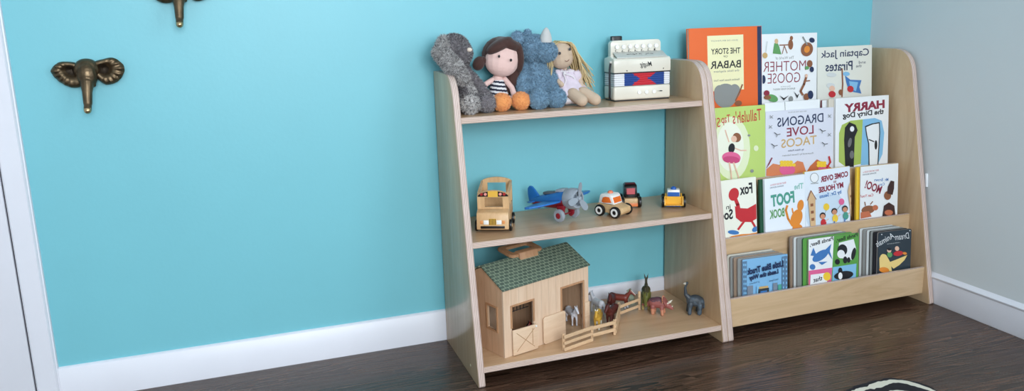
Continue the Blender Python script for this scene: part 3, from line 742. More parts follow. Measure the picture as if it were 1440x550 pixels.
# +x forward ; size about .085 x .062
b = MB(); b.prism([(-.040, .016), (-.040, .029), (-.036, .032), (.008, .032), (.012, .034), (.040, .027), (.042, .016), (.036, .008), (-.034, .010)], 1, -.021, .021, tan, bev=.002); b.build('body', t)
b = MB(); b.prism([(-.036, .032), (-.030, .055), (-.024, .059), (.002, .059), (.008, .055), (.016, .033)], 1, -.020, .020, whp, bev=.003); cb = b.build('cab', t)
for s in (-1, 1):
    b = MB(); b.prism([(-.024, .037), (-.020, .049), (-.012, .052), (.001, .052), (.008, .038), (-.018, .035)], 1, s*.0203-.0006, s*.0203+.0006, ora, bev=.0003); b.build('side_window', cb)
b = MB(); bx = bmesh.new(); b.box(-.0165, .0165, -.0007, .0007, -.0075, .0075, ora, .0005, 1, Matrix.Translation((.0118, 0, .0440)) @ rzm(90) @ rxm(-0) @ Matrix.Rotation(R(-20), 4, 'X')); bx.free(); b.build('windscreen', cb)
b = MB(); b.ball((-.010, 0, .060), (.0075, .0075, .006), mat('salmon_beacon', (232, 130, 96), .4)); b.build('beacon', cb)
for x in (-.0245, .0245):
    for s in (-1, 1):
        b = MB(); wheel(b, (x, s*.027, .0155), .0155, .010, (0, s, 0), whp, blk, blk); b.build('wheel', t)
t = thing('toy_truck', 'black cab toy truck with red window, half behind the white and orange car', 'toy truck', (.585, -.105, Z2), -110)
b = MB(); b.box(-.03, .026, -.021, .021, .010, .030, tan, .003); b.build('body', t)
b = MB(); b.prism([(-.028, .030), (-.028, .066), (-.022, .071), (.004, .071), (.012, .062), (.016, .030)], 1, -.020, .020, blk, bev=.004); cb = b.build('cab', t)
b = MB(); b.box(-.013, .013, -.0008, .0008, -.0095, .0095, mat('red_perspex', (176, 30, 44), .3), .0005, 1, Matrix.Translation((.0142, 0, .051)) @ rzm(90) @ Matrix.Rotation(R(-7), 4, 'X')); b.build('windscreen', cb)
b = MB(); b.prism([(-.022, .071), (-.018, .0735), (0, .0735), (.004, .071)], 1, -.016, .016, mat('dark_red_roof', (90, 24, 30), .4), bev=.001); b.build('roof', cb)
b = MB(); b.box(.026, .030, -.020, .020, .006, .016, mat('orange_bumper', (226, 126, 70), .4), .001); b.build('bumper', t)
for x in (-.018, .017):
    for s in (-1, 1):
        b = MB(); wheel(b, (x, s*.027, .0175 if x > 0 else .019), .0175 if x > 0 else .019, .010, (0, s, 0), None, blk, None); b.build('wheel', t)
t = thing('toy_loader', 'small yellow and blue toy loader with raised bucket near the right side panel', 'toy loader', (.703, -.165, Z2), -118)
bly = mat('blue_toy_paint', (40, 96, 178), .35); bky = mat('bucket_yellow', (236, 176, 52), .35)
b = MB(); b.box(-.03, .016, -.017, .017, .008, .024, tan, .002); b.build('body', t)
b = MB(); b.box(-.024, .008, -.019, .019, .024, .054, whp, .003); cb = b.build('cab', t)
b = MB(); b.box(.008, .0095, -.0175, .0175, .034, .047, bly, .0006, 1); b.build('windscreen', cb)
b = MB(); b.ball((-.005, 0, .055), (.009, .009, .008), bly); b.build('beacon', cb)
b = MB(); b.box(.014, .019, -.022, .022, .004, .011, bly, .001); b.build('bumper', t)
b = MB()
b.box(.018, .020, -.027, .027, .013, .036, bky); b.box(.020, .036, -.027, .027, .011, .0135, bky)
for s in (-1, 1): b.prism([(.018, .011), (.036, .011), (.036, .016), (.024, .037), (.018, .037)], 1, s*.027-.0015, s*.027+.0015, bky)
for i in range(5): b.box(.036, .039, -.022+i*.010, -.018+i*.010, .0115, .0132, bky)
b.build('bucket', t)
for s in (-1, 1):
    b = MB(); b.prism([(-.01, .028), (.02, .026), (.02, .034), (-.01, .040)], 1, s*.0235-.002, s*.0235+.002, bky); b.build('lift_arm', t)
for x in (-.020, .010):
    for s in (-1, 1):
        b = MB(); wheel(b, (x, s*.0315, .018), .018 if x < 0 else .018, .010, (0, s, 0), None, blk, whp); b.build('wheel', t)

# ---------------------------------------------------------------- toy barn on the bottom shelf
def planks(name, ca, cb, ax, per):
    if name in MATS: return MATS[name]
    M = wood(name, ca, cb, 2, 3, .45); nt = M.node_tree; N = nt.nodes; K = nt.links; b = N['Principled BSDF']
    src = b.inputs['Base Color'].links[0].from_socket
    tc = N.new('ShaderNodeTexCoord'); sp = N.new('ShaderNodeSeparateXYZ'); K.new(tc.outputs['Object'], sp.inputs[0])
    a = N.new('ShaderNodeMath'); a.operation = 'MULTIPLY'; a.inputs[1].default_value = 1/per; K.new(sp.outputs[ax], a.inputs[0])
    f = N.new('ShaderNodeMath'); f.operation = 'FRACT'; K.new(a.outputs[0], f.inputs[0])
    g = N.new('ShaderNodeMath'); g.operation = 'GREATER_THAN'; g.inputs[1].default_value = .035; K.new(f.outputs[0], g.inputs[0])
    h = N.new('ShaderNodeMath'); h.operation = 'MULTIPLY_ADD'; h.inputs[1].default_value = .28; h.inputs[2].default_value = .72; K.new(g.outputs[0], h.inputs[0])
    mx = N.new('ShaderNodeMix'); mx.data_type = 'RGBA'; mx.blend_type = 'MULTIPLY'; mx.inputs[0].default_value = 1
    K.new(src, mx.inputs[6]); K.new(h.outputs[0], mx.inputs[7]); K.new(mx.outputs[2], b.inputs['Base Color'])
    return M
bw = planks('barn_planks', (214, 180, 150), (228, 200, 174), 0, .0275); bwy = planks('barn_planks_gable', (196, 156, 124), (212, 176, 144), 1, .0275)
bd = wood('barn_door_wood', (214, 180, 148), (228, 200, 172), 0, 3, .45); bf = wood('barn_frame_wood', (172, 126, 92), (190, 146, 108), 2, 3, .45)
def shingle():
    M = bpy.data.materials.new('green_shingle'); M.use_nodes = True; nt = M.node_tree; N = nt.nodes; K = nt.links; b = N['Principled BSDF']
    tc = N.new('ShaderNodeTexCoord'); br = N.new('ShaderNodeTexBrick'); mp = N.new('ShaderNodeMapping')
    mp.inputs['Location'].default_value = (.5, .5, 0)
    K.new(tc.outputs['Object'], mp.inputs[0]); K.new(mp.outputs[0], br.inputs['Vector'])
    br.inputs['Color1'].default_value = lin((92, 108, 94)); br.inputs['Color2'].default_value = lin((74, 90, 80)); br.inputs['Mortar'].default_value = lin((158, 172, 148))
    br.inputs['Scale'].default_value = 1; br.inputs['Brick Width'].default_value = .0165; br.inputs['Row Height'].default_value = .0118
    br.inputs['Mortar Size'].default_value = .0009; br.inputs['Mortar Smooth'].default_value = .2
    K.new(br.outputs[0], b.inputs['Base Color']); b.inputs['Roughness'].default_value = .5; return M
barn = thing('toy_barn', 'wooden toy barn with green shingled roof and carrying handle', 'toy barn', (.0888, -.3191, Z3), 19.9)
BL, BD, BE, BA = .3224, .19, .196, .242; tw = .006
b = MB()
def wallpiece(b, x0, x1, z0, z1, y0, y1, M): b.box(x0, x1, y0, y1, z0, z1, M)
for x0, x1, z0, z1 in ((0, .028, 0, BE), (.107, .214, 0, BE), (.301, BL, 0, BE), (.028, .107, 0, .018), (.028, .107, .143, BE), (.214, .301, .150, BE)): b.box(x0, x1, 0, tw, z0, z1, bw)
b.build('front_wall', barn)
b = MB()
for x0, x1, z0, z1 in ((0, .06, 0, BE), (.125, .27, 0, BE), (.30, BL, 0, BE), (.06, .125, 0, .085), (.06, .125, .14, BE), (.27, .30, 0, .085), (.27, .30, .14, BE)): b.box(x0, x1, BD-tw, BD, z0, z1, bw)
b.build('rear_wall', barn)
def gable(x0, x1, hole, nm):
    b = MB(); y0, y1 = tw, BD-tw
    if hole:
        hy0, hy1, hz0, hz1 = hole
        b.box(x0, x1, y0, hy0, 0, BE, bwy); b.box(x0, x1, hy1, y1, 0, BE, bwy); b.box(x0, x1, hy0, hy1, 0, hz0, bwy); b.box(x0, x1, hy0, hy1, hz1, BE, bwy)
    else: b.box(x0, x1, y0, y1, 0, BE, bwy)
    b.prism([(y0-.005, BE), (y1+.005, BE), (BD/2, BA-.002)], 0, x0, x1, bwy)
    return b.build(nm, barn)
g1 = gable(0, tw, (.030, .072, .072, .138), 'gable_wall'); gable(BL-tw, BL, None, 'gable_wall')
def frame(b, x0, x1, z0, z1, t_, M, y=-.002, yd=.001, open_bottom=False):
    b.box(x0-t_, x0, y, yd, z0 - (0 if open_bottom else t_), z1+t_, M, .0006, 1); b.box(x1, x1+t_, y, yd, z0-(0 if open_bottom else t_), z1+t_, M, .0006, 1)
    b.box(x0, x1, y, yd, z1, z1+t_, M, .0006, 1)
    if not open_bottom: b.box(x0, x1, y, yd, z0-t_, z0, M, .0006, 1)
b = MB(); frame(b, .030, .105, .080, .141, .006, bf, open_bottom=True); b.build('window_frame', barn)
b = MB(); frame(b, .216, .299, .0, .148, .006, bf, open_bottom=True); b.build('door_frame', barn)
b = MB(); t_ = .005
for q in ((-.0025, .0015, .030-t_, .030, .072-t_, .138+t_), (-.0025, .0015, .072, .072+t_, .072-t_, .138+t_), (-.0025, .0015, .030, .072, .138, .138+t_), (-.0025, .0015, .030, .072, .072-t_, .072)): b.box(*q, bf)
b.build('window_frame', g1)
b = MB()
for i in range(4): b.cyl((.050+i*.012, .018, .118), (.050+i*.012, .018, .141), .0012, blk, 8)
b.cyl((.032, .018, .12), (.104, .018, .12), .0012, blk, 8); b.build('stall_bars', barn)
# lower stable door, ajar, with a grooved cross
sd = MB(); sd.box(0, .084, -.005, 0, .002, .076, bd, .0012)
groove = mat('groove_brown', (170, 128, 88), .6)
for a, c in (((.012, .012), (.072, .066)), ((.012, .066), (.072, .012)), ((.066, .02), (.066, .068))):
    A = Vector((a[0], -.0052, a[1])); C_ = Vector((c[0], -.0052, c[1])); sd.tube([A, C_], .0008, groove, 6)
o = sd.build('stable_door', barn, 'lower stable door with grooved cross'); o.location = (.0255, -.003, 0); o.rotation_euler = (0, 0, R(-5))
b = MB(); b.ball((.078, -.006, .071), (.003, .003, .003), wht); b.build('door_knob', o)
b = MB(); b.prism([(.006, 0), (.08, 0), (.085, .005), (.085, .077), (.08, .082), (.006, .082), (0, .076), (0, .006)], 1, -.007, -.0022, bd, bev=.001); o = b.build('door_leaf', barn); o.location = (.138, 0, .0005)
b = MB(); b.box(.303, .322, -.006, -.001, .001, .085, bd, .001); b.build('door_leaf', barn)
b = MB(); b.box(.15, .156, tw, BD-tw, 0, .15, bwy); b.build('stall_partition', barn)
sh = shingle(); sl = math.atan2(BA-BE, BD/2); ln = math.hypot(BA-BE, BD/2)+.005
for s in (0, 1):
    b = MB(); b.box(-.003, BL+.003, 0, ln, 0, .004, sh, .0004, 1)
    o = b.build('roof_slope', barn)
    if s == 0: o.location = (0, -.0045, BE-.0015); o.rotation_euler = (sl, 0, 0)
    else: o.location = (BL, BD+.0045, BE-.0015); o.rotation_euler = (sl, 0, math.pi)
b = MB()
# handle: a rounded loop lying back from a block on the ridge
ring = []
for cx_, cy_, a0 in ((.047, .060, 0), (-.047, .060, 90), (-.047, .014, 180), (.047, .014, 270)):
    for i in range(5): a = R(a0+i*22.5); ring.append((cx_+.014*math.cos(a), cy_+.014*math.sin(a)))
inn = [(x*.66, .037+(y-.037)*.50) for x, y in ring]
bm2 = bmesh.new(); n = len(ring)
lv = [[bm2.verts.new((x, y, z)) for x, y in P] for P, z in ((ring, .0), (ring, .009), (inn, .009), (inn, 0))]
for k in range(4):
    A, B_ = lv[k], lv[(k+1) % 4]
    for i in range(n): bm2.faces.new((A[i], A[(i+1) % n], B_[(i+1) % n], B_[i]))
bmesh.ops.recalc_face_normals(bm2, faces=bm2.faces[:])
bmesh.ops.bevel(bm2, geom=[e for e in bm2.edges if e.calc_face_angle() > .9], offset=.002, segments=2, affect='EDGES')
b.merge(bm2, bf, False, Matrix.Translation((.162, BD/2-.010, BA+.002)) @ rxm(8)); hd = b.build('carrying_handle', barn)
b = MB(); b.prism([(-.022, -.018), (.022, -.018), (.018, .0), (.006, .013), (-.014, .011)], 0, .128, .196, bf, bev=.002, mtx=Matrix.Translation((0, BD/2, BA+.004))); b.build('handle_block', barn)

# ---------------------------------------------------------------- toy fence
fw = wood('fence_wood', (204, 166, 126), (222, 188, 152), 0, 4, .5)
fence = thing('toy_fence', 'wooden toy paddock fence zigzagging out from the barn', 'toy fence', (.256, -.3405, Z3))
FP = [(.256, -.3395), (.359, -.306), (.4375, -.293), (.508, -.180), (.597, -.146)]
def seg(i, rails, w_=.0042):
    a = Vector((*FP[i], 0)); c = Vector((*FP[i+1], 0)); d = (c-a); L = d.length; rz_ = math.degrees(math.atan2(d.y, d.x))
    mt = Matrix.Translation(a-Vector(fence.location)*Vector((1, 1, 0)).length*0-Vector((fence.location.x, fence.location.y, 0))) @ rzm(rz_)
    for z0, z1 in rails:
        b = MB(); b.box(0, L, -w_-.0003, -.0004, z0, z1, fw, .0006, 1, mt); b.build('rail', fence)
seg(0, ((.001, .011), (.020, .029), (.038, .048)), .004); seg(1, ((.014, .024), (.036, .046))); seg(2, ((.006, .014), (.022, .031), (.040, .049))); seg(3, ((.012, .021), (.033, .042)))
for (x, y), h_ in zip([(.2585, -.3355), FP[1], FP[2], FP[3], FP[4]], (.050, .046, .048, .050, .062)):
    b = MB(); x -= fence.location.x; y -= fence.location.y; b.box(x-.004, x+.004, y+.0004, y+.005, 0, h_, fw, .0006, 1); b.build('post', fence)
b = MB(); b.box(0, .016, 0, .003, 0, .055, mat('greyed_wood', (128, 138, 120), .6), .0005, 1, Matrix.Translation((.578-.256, -.128+.3405, .012)) @ ry(-18)); b.build('leaning_slat', fence)

# ---------------------------------------------------------------- toy animals
def pm(n, c, r=.4): return mat(n, c, r)
def horse(label, x, y, rz, coat, mane, sock=None, blaze=None, sc=1.0, ears=None, group='toy horses around the barn'):
    t = thing('toy_horse', label, 'toy horse', (x, y, Z3), rz, group)
    k = sc
    def c(a, b_, r0, r1): return ('c', tuple(v*k for v in a), tuple(v*k for v in b_), r0*k, r1*k)
    pr = [c((-.020, 0, .041), (.016, 0, .041), .0125, .0120), ('b', (-.024*k, 0, .043*k), (.0125*k, .0115*k, .0125*k)), c((.020, 0, .046), (.034, 0, .064), .0090, .0058),
          c((.034, 0, .0655), (.049, 0, .0545), .0056, .0036), c((.033, .003, .069), (.0325, .004, .0745), .0022, .0012), c((.033, -.003, .069), (.0325, -.004, .0745), .0022, .0012),
          c((-.034, 0, .048), (-.041, 0, .030), .0034, .0038), c((-.041, 0, .030), (-.042, 0, .016), .0038, .0016)]
    for s in (-1, 1):
        fx = .004 if s > 0 else -.002
        pr += [c((.018, s*.0065, .036), (.020+fx, s*.0065, .020), .0050, .0031), c((.020+fx, s*.0065, .020), (.019+fx, s*.0065, .004), .0027, .0028), c((.019+fx, s*.0065, .003), (.0205+fx, s*.0065, .0032), .0032, .003),
               c((-.026, s*.006, .038), (-.024-fx, s*.0068, .025), .0075, .0042), c((-.024-fx, s*.0068, .025), (-.031-fx, s*.0068, .018), .0040, .0030), c((-.031-fx, s*.0068, .018), (-.029-fx, s*.0068, .004), .0027, .0028), c((-.029-fx, s*.0068, .003), (-.0275-fx, s*.0068, .0032), .0032, .003)]
    def fn(p):
        x_, y_, z_ = p.x/k, p.y/k, p.z/k
        if x_ < -.037: return mane
        # crest of the neck
        if .018 < x_ < .036 and abs(y_) < .0035:
            lim = .046+(x_-.020)*1.286+.0058
            if z_ > lim: return mane
        if z_ > .0705 and ears: return ears
        if blaze and x_ > .036 and abs(y_) < .0022 and z_ > .0655-(x_-.034)*.733+.002: return blaze
        if sock and z_ < .012 and z_ > .004: return sock
        if z_ < .004: return hoof
        return None
    hoof = mane
    blob('body', pr, .00085, coat, t, 4, fn=fn)
    for s in (-1, 1):
        b = MB(); b.ball((.0385*k, s*.0048*k, .0645*k), .0010*k, blk, None, 8); b.build('eye', t)
    return t
dkb = pm('dark_bay_coat', (84, 34, 30)); ch = pm('chestnut_coat', (120, 50, 38)); blm = pm('black_mane', (34, 24, 26)); whc = pm('white_coat', (214, 214, 220)); gym = pm('grey_mane', (176, 180, 190)); ylc = pm('golden_coat', (206, 160, 60)); crm = pm('cream_mane', (238, 232, 214)); redc = pm('red_coat', (140, 44, 36)); brc = pm('brown_coat', (150, 92, 64))
horse('white toy horse standing in the barn doorway', .356, -.165, -88, whc, gym, sc=.92)
horse('reddish brown toy horse looking out behind the barn window', .160, -.252, 12, redc, blm, blaze=crm, sc=.90)
horse('golden toy foal with cream ears behind the fence', .416, -.222, -122, ylc, crm, crm, ears=crm, sc=.93)
horse('brown toy horse standing rump out beside the barn wall', .395, -.170, 70, brc, dkb, sc=.86)
horse('dark bay toy horse facing left, beside the golden foal', .466, -.215, 222, dkb, blm, sc=1.05)
horse('bay toy horse with black face looking over the bay group', .508, -.125, -122, dkb, blm, whc, sc=1.02)
horse('pale grey toy horse at the back of the paddock group', .462, -.120, 100, whc, gym, sc=.92)
horse('chestnut toy horse with white blaze nearest the far fence end', .548, -.110, -38, ch, dkb, whc, blaze=crm, sc=.92)

olive = pm('olive_rubber', (104, 104, 48), .45); olived = pm('dark_olive_rubber', (58, 52, 30), .45); olivel = pm('pale_belly_rubber', (176, 152, 96), .45)
t = thing('toy_dinosaur', 'olive green spiky backed toy dinosaur beside the fence end', 'toy dinosaur', (.626, -.134, Z3), -119, 'toy dinosaurs on the bottom shelf')
pr = [('c', (-.03, 0, .045), (.0, 0, .060), .011, .0145), ('c', (.0, 0, .060), (.024, 0, .044), .0145, .010), ('c', (.024, 0, .044), (.044, 0, .030), .0085, .006), ('c', (.044, 0, .030), (.054, 0, .026), .0065, .0045),
      ('c', (-.03, 0, .045), (-.055, 0, .058), .009, .006), ('c', (-.055, 0, .058), (-.064, 0, .076), .005, .003)]
for s in (-1, 1): pr += [('c', (-.018, s*.008, .042), (-.018, s*.0095, .020), .0085, .0058), ('c', (-.018, s*.0095, .020), (-.017, s*.0095, .005), .0055, .0055), ('c', (.018, s*.007, .036), (.019, s*.0095, .018), .006, .0045), ('c', (.019, s*.0095, .018), (.020, s*.0095, .004), .0042, .0045)]
blob('body', pr, .001, olive, t, 4, fn=lambda p: olivel if p.z < .022 else (olived if p.z > .058+.01*noise.noise(p*200) else None))
b = MB()
for i in range(8):
    u = i/7; x = -.040+u*.066; z = .054+.022*math.sin(math.pi*(u*.8+.25)); h_ = .010+.011*math.sin(math.pi*u)
    s = .003 if i % 2 else -.003
    b.prism([(x-.0055, z-.003), (x-.004, z+h_*.5), (x, z+h_), (x+.004, z+h_*.5), (x+.0055, z-.003)], 1, s-.001, s+.001, olived, bev=.0004)
b.build('back_plates', t)
b = MB()
for s in (-1, 1):
    for q in (0, 1): b.lathe([(0, 0), (.0018, 0), (.0012, .010), (0, .018)], (-.060-q*.004, s*.0015, .070+q*.006), (-.15, s*.35, 1), olived, 8)
b.build('tail_spikes', t)

trc = pm('triceratops_red', (150, 84, 78), .5); trl = pm('triceratops_leg', (196, 132, 102), .5); trd = pm('triceratops_dark', (96, 60, 70), .5)
t = thing('toy_dinosaur', 'dusty red three horned toy dinosaur with a frill', 'toy dinosaur', (.637, -.198, Z3), -42, 'toy dinosaurs on the bottom shelf')
pr = [('c', (-.018, 0, .036), (.010, 0, .035), .0165, .0155), ('b', (-.004, 0, .040), (.022, .014, .0155)), ('c', (.012, 0, .036), (.026, 0, .032), .012, .010), ('c', (.026, 0, .032), (.040, 0, .023), .009, .005), ('c', (-.022, 0, .034), (-.042, 0, .026), .011, .006), ('c', (-.042, 0, .026), (-.054, 0, .024), .0055, .002),
      ('b', (.020, 0, .042), (.004, .018, .016), Matrix.Rotation(R(-28), 4, 'Y'))]
for s in (-1, 1): pr += [('c', (-.018, s*.010, .026), (-.018, s*.012, .012), .0085, .006), ('c', (-.018, s*.012, .012), (-.017, s*.012, .005), .0058, .006), ('c', (.010, s*.010, .026), (.012, s*.013, .014), .007, .005), ('c', (.012, s*.013, .014), (.013, s*.013, .0045), .0048, .0052)]
blob('body', pr, .001, trc, t, 4, fn=lambda p: trl if p.z < .020 else (trd if p.z > .045+.006*noise.noise(p*150) and p.x < .012 else None))
b = MB()
for s in (-1, 1): b.lathe([(0, 0), (.0026, 0), (.0016, .010), (0, .018)], (.027, s*.005, .039), (1, s*.25, .65), crm, 10)
b.lathe([(0, 0), (.002, 0), (.001, .005), (0, .008)], (.039, 0, .027), (.7, 0, 1), crm, 10); b.build('horns', t)
for i in range(7):
    a = R(-75+25*i)
b = MB()
for i in range(9):
    a = R(-80+20*i); b.ball((.0145-.009*math.cos(a)*.4, .0175*math.sin(a), .042+.0165*math.cos(a)), (.0022, .0028, .0028), trl, None, 8)
b.build('frill_studs', t)

brg = pm('brachiosaur_grey', (60, 68, 76), .45); brl = pm('brachiosaur_blue', (78, 92, 104), .45); brt = pm('pale_muzzle', (196, 190, 176), .5)
t = thing('toy_dinosaur', 'dark grey long necked toy dinosaur near the right side panel', 'toy dinosaur', (.738, -.238, Z3), 158, 'toy dinosaurs on the bottom shelf'); t.scale = (1.12, 1.12, 1.12)
pr = [('c', (-.014, 0, .034), (.008, 0, .038), .0155, .0145), ('b', (-.002, 0, .038), (.022, .016, .0165)), ('c', (.012, 0, .042), (.024, 0, .056), .0095, .0055), ('c', (.024, 0, .056), (.026, 0, .076), .0052, .0036), ('c', (.026, 0, .076), (.021, .0, .088), .0034, .0030),
      ('c', (.021, 0, .089), (.029, .0, .0875), .0042, .0028), ('c', (-.018, 0, .032), (-.034, .004, .016), .0115, .0055), ('c', (-.034, .004, .016), (-.048, .006, .011), .0050, .0028), ('c', (-.048, .006, .011), (-.056, .012, .018), .0028, .0014)]
for s in (-1, 1): pr += [('c', (-.014, s*.010, .028), (-.013, s*.0125, .014), .0088, .0062), ('c', (-.013, s*.0125, .014), (-.012, s*.0125, .0055), .0062, .0064), ('c', (.012, s*.009, .030), (.014, s*.0125, .016), .0075, .0052), ('c', (.014, s*.0125, .016), (.015, s*.0125, .0052), .0052, .0056)]
blob('body', pr, .001, brg, t, 4, fn=lambda p: brt if (p.x > .0245 and p.z > .084) else (brl if noise.noise(p*70) > .18 and p.z < .05 else None))

# ---------------------------------------------------------------- picture books
paper = mat('book_pages', (232, 228, 218), .8); pgrey = mat('board_page_edge', (150, 142, 138), .7)
def C_(n, r, g, b_): return mat(n, (r, g, b_), .36)
cw_ = C_('print_white', 236, 238, 240); cblk = C_('print_black', 28, 28, 34); cnav = C_('print_navy', 34, 48, 84); cmar = C_('print_maroon', 140, 34, 60); cred = C_('print_red', 196, 44, 52); cpnk = C_('print_pink', 224, 100, 148)
cgrn = C_('print_green', 96, 156, 92); cteal = C_('print_teal', 78, 156, 138); cgold = C_('print_gold', 204, 168, 110); cblu = C_('print_blue', 64, 120, 184); clbl = C_('print_light_blue', 132, 188, 224); cbrn = C_('print_brown', 142, 88, 58); ctan = C_('print_tan', 214, 178, 136)
cyel = C_('print_yellow', 240, 200, 60); cora = C_('print_orange', 226, 138, 50); cgry = C_('print_grey', 140, 142, 140); clgr = C_('print_light_grey', 208, 212, 212); cskn = C_('print_skin', 232, 190, 166); corn = C_('print_bright_orange', 232, 104, 42); ccrm = C_('print_cream', 240, 234, 188)
climeg = C_('print_lime', 188, 212, 116); cdks = C_('print_slate', 44, 56, 66); cmoun = C_('print_salmon', 216, 130, 88); clav = C_('print_lavender', 218, 220, 232); cdgr = C_('print_dark_green', 36, 84, 60); cpbl = C_('print_pale_blue', 204, 220, 236)
ROW = dict(A=(-.10, .61, .5555), B=(-.172, .45, .3955), C=(-.24, .29, .2255), D=(-.31, .12, .0455))
KL = .07
class Art:
    """flat print on a cover, in units of cover width a (0 left..1 right) and drop b below the top edge"""
    def __init__(s, w, h, tl, tr, sz, x0, x1):
        s.b = MB(); s.w, s.h, s.tl, s.sl, s.sz = w, h, tl, (tr[1]-tl[1])/(tr[0]-tl[0]), sz; s.lv = 0; s.rl = 0
        s.kx = (x1-x0)/(tr[0]-tl[0]); s.x0 = x0
    def P(s, x, y):
        return (s.x0+(x-s.tl[0])*s.kx, s.h-(y-(s.tl[1]+s.sl*(x-s.tl[0])))*s.sz)
    def up(s): s.lv += 1; return -.00025-.00012*s.lv
    def clip(s, q): return (min(max(q[0], .0015), s.w-.0015), min(max(q[1], .0015), s.h-.0015))
    def poly(s, pts, M, y=None, raw=False):
        y = s.up() if y is None else y
        Q = [s.clip(p if raw else s.P(*p)) for p in pts]; R_ = []
        for q in Q:
            if not R_ or (abs(q[0]-R_[-1][0])+abs(q[1]-R_[-1][1])) > 1e-5: R_.append(q)
        if len(R_) > 2 and abs(R_[0][0]-R_[-1][0])+abs(R_[0][1]-R_[-1][1]) < 1e-5: R_.pop()
        if len(R_) < 3: return
        A = sum(R_[i][0]*R_[(i+1) % len(R_)][1]-R_[(i+1) % len(R_)][0]*R_[i][1] for i in range(len(R_)))
        if A < 0: R_.reverse()
        vs = [s.b.bm.verts.new((q[0], y, q[1])) for q in R_]
        f = s.b.bm.faces.new(vs); f.material_index = s.b.mi(M)
    def ell(s, x, y, rx, ry_, M, rot=0):
        a = R(rot)
        s.poly([(x+rx*math.cos(t)*math.cos(a)-ry_*math.sin(t)*math.sin(a), y+rx*math.cos(t)*math.sin(a)+ry_*math.sin(t)*math.cos(a)) for t in [2*math.pi*i/24 for i in range(24)]], M)
    def rect(s, x0, y0, x1, y1, M): s.poly([(x0, y0), (x1, y0+s.sl*(x1-x0)), (x1, y1+s.sl*(x1-x0)), (x0, y1)], M)
    def line(s, pts, wd, M):
        y = s.up()
        for a, c in zip(pts, pts[1:]):
            a = Vector(a); c = Vector(c); d = c-a
            if d.length < 1e-6: continue
            n = Vector((-d.y, d.x)).normalized()*wd/2; e = d.normalized()*wd*.3
            s.poly([tuple(a-e+n), tuple(c+e+n), tuple(c+e-n), tuple(a-e-n)], M, y)
    def text(s, t_, x, y, w_, h_, M, rot=0, bold=0, shear=0):
        cx_, cz_ = s.P(x, y); put_text(s.b, t_, cx_, cz_, w_*s.kx, h_*s.sz, s.up(), M, R(rot), bold, shear)
def round_rect(w, h, r):
    if r <= 0: return [(0, 0), (w, 0), (w, h), (0, h)]
    out = []
    for cx_, cz_, a0 in ((w-r, h-r, 0), (r, h-r, 90), (r, r, 180), (w-r, r, 270)):
        for i in range(5): a = R(a0+22.5*i); out.append((cx_+r*math.cos(a), cz_+r*math.sin(a)))
    return out
def book(label, row, x0, w, h, th, cov, roll=0, dy=0, art=None, board=False, edge=None, spine=None, cat='book', group=None, name='picture_book', flat=True, back=None):
    """x0 = world x of the top left front corner of the cover"""
    y0, z0, zl = ROW[row]
    t = thing(name, label, cat, (0, 0, 0), 0, group or {'A': 'books in the top pocket', 'B': 'books in the second pocket', 'C': 'books in the third pocket', 'D': 'board books in the bottom pocket'}[row])
    lift = w*math.sin(R(abs(roll))) if roll > 0 else 0
    t.location = (x0-h*math.sin(R(roll)), y0+KL*(zl-z0)+dy, zl+lift)
    t.rotation_euler = (Matrix.Rotation(-math.atan(KL), 4, 'X') @ Matrix.Rotation(R(roll), 4, 'Y')).to_euler()
    r = .006 if board else 0
    if board:
        b = MB(); b.prism(round_rect(w, h, r), 1, .0011, th-.001, edge or pgrey); b.build('page_block', t)
        c = art.b if art else MB()
        c.prism(round_rect(w, h, r), 1, -.0002, .0011, cov, fn=None); c.prism(round_rect(w, h, r), 1, th-.001, th, back or cov); c.build('cover', t)
    else:
        b = MB(); b.box(.003, w-.003, .0018, th-.0018, .003, h-.003, paper)
        b.build('page_block', t)
        c = art.b if art else MB()
        c.box(0, w, -.0002, .0018, 0, h, cov, .0004, 1); c.box(0, w, th-.0018, th, 0, h, back or cov, .0004, 1)
        c.box(w-.002, w, .0018, th-.0018, 0, h, spine or cov)
        c.build('cover', t)
    return t

# --- top pocket
x0, w_, h_ = .8005, .2685, .368
a = Art(w_, h_, (963, 41), (1071, 36), .00228, -.0155, .2685)
a.rect(1064.5, 36.5, 1070.8, 160, cnav); a.rect(994, 50.5, 1044.5, 127, ccrm)
a.text('JEAN DE BRUNHOFF', 1018, 57, 38, 2.6, cgry); a.text('THE STORY', 1019.5, 71, 41, 8, cblk, bold=.015); a.text('OF', 1019, 78.5, 6, 2.6, cblk)
a.text('BABAR', 1019, 89.5, 43, 10.5, cblk, bold=.012); a.text('the little elephant', 1020, 99, 36, 4, cgry); a.text('Random House New York', 1020, 111, 36, 2.8, cgry)
a.ell(1018, 133, 16, 17, cgry, 10); a.ell(1031, 127, 8, 10, cgry); a.ell(1010, 128, 8, 10, cgry)
a.line([(1042, 118), (1038, 128), (1032, 140)], 2, cbrn); a.ell(1036, 144, 5, 4, cbrn)
book('large orange picture book with cream title panel, tallest in the top pocket', 'A', x0, w_, h_, .014, corn, 0, art=a, spine=cnav)
a = Art(.217, .339, (1071, 50), (1149, 45), .00233, 0, .217)
a.text('The World of', 1103, 81.5, 26, 4, cgry); a.text('MOTHER', 1103, 93, 60, 14, cmar, bold=-.008); a.text('GOOSE', 1102, 109.5, 46, 14, cmar, bold=-.008)
a.text('illustrated by', 1104, 121.5, 14, 2, cgry); a.text('BLANCHE FISHER WRIGHT', 1102, 125, 31, 2.6, cgry)
a.poly([(1086, 76), (1098, 77), (1095, 66), (1092, 60), (1088, 62)], cgrn); a.ell(1091, 59, 2.5, 3.5, ctan); a.ell(1111, 63, 3.5, 7, cbrn); a.ell(1112, 54, 2.2, 3, cbrn); a.rect(1095, 63.5, 1109, 65, cbrn); a.line([(1102, 65), (1099, 76)], 1, cbrn); a.line([(1102, 65), (1106, 75)], 1, cbrn)
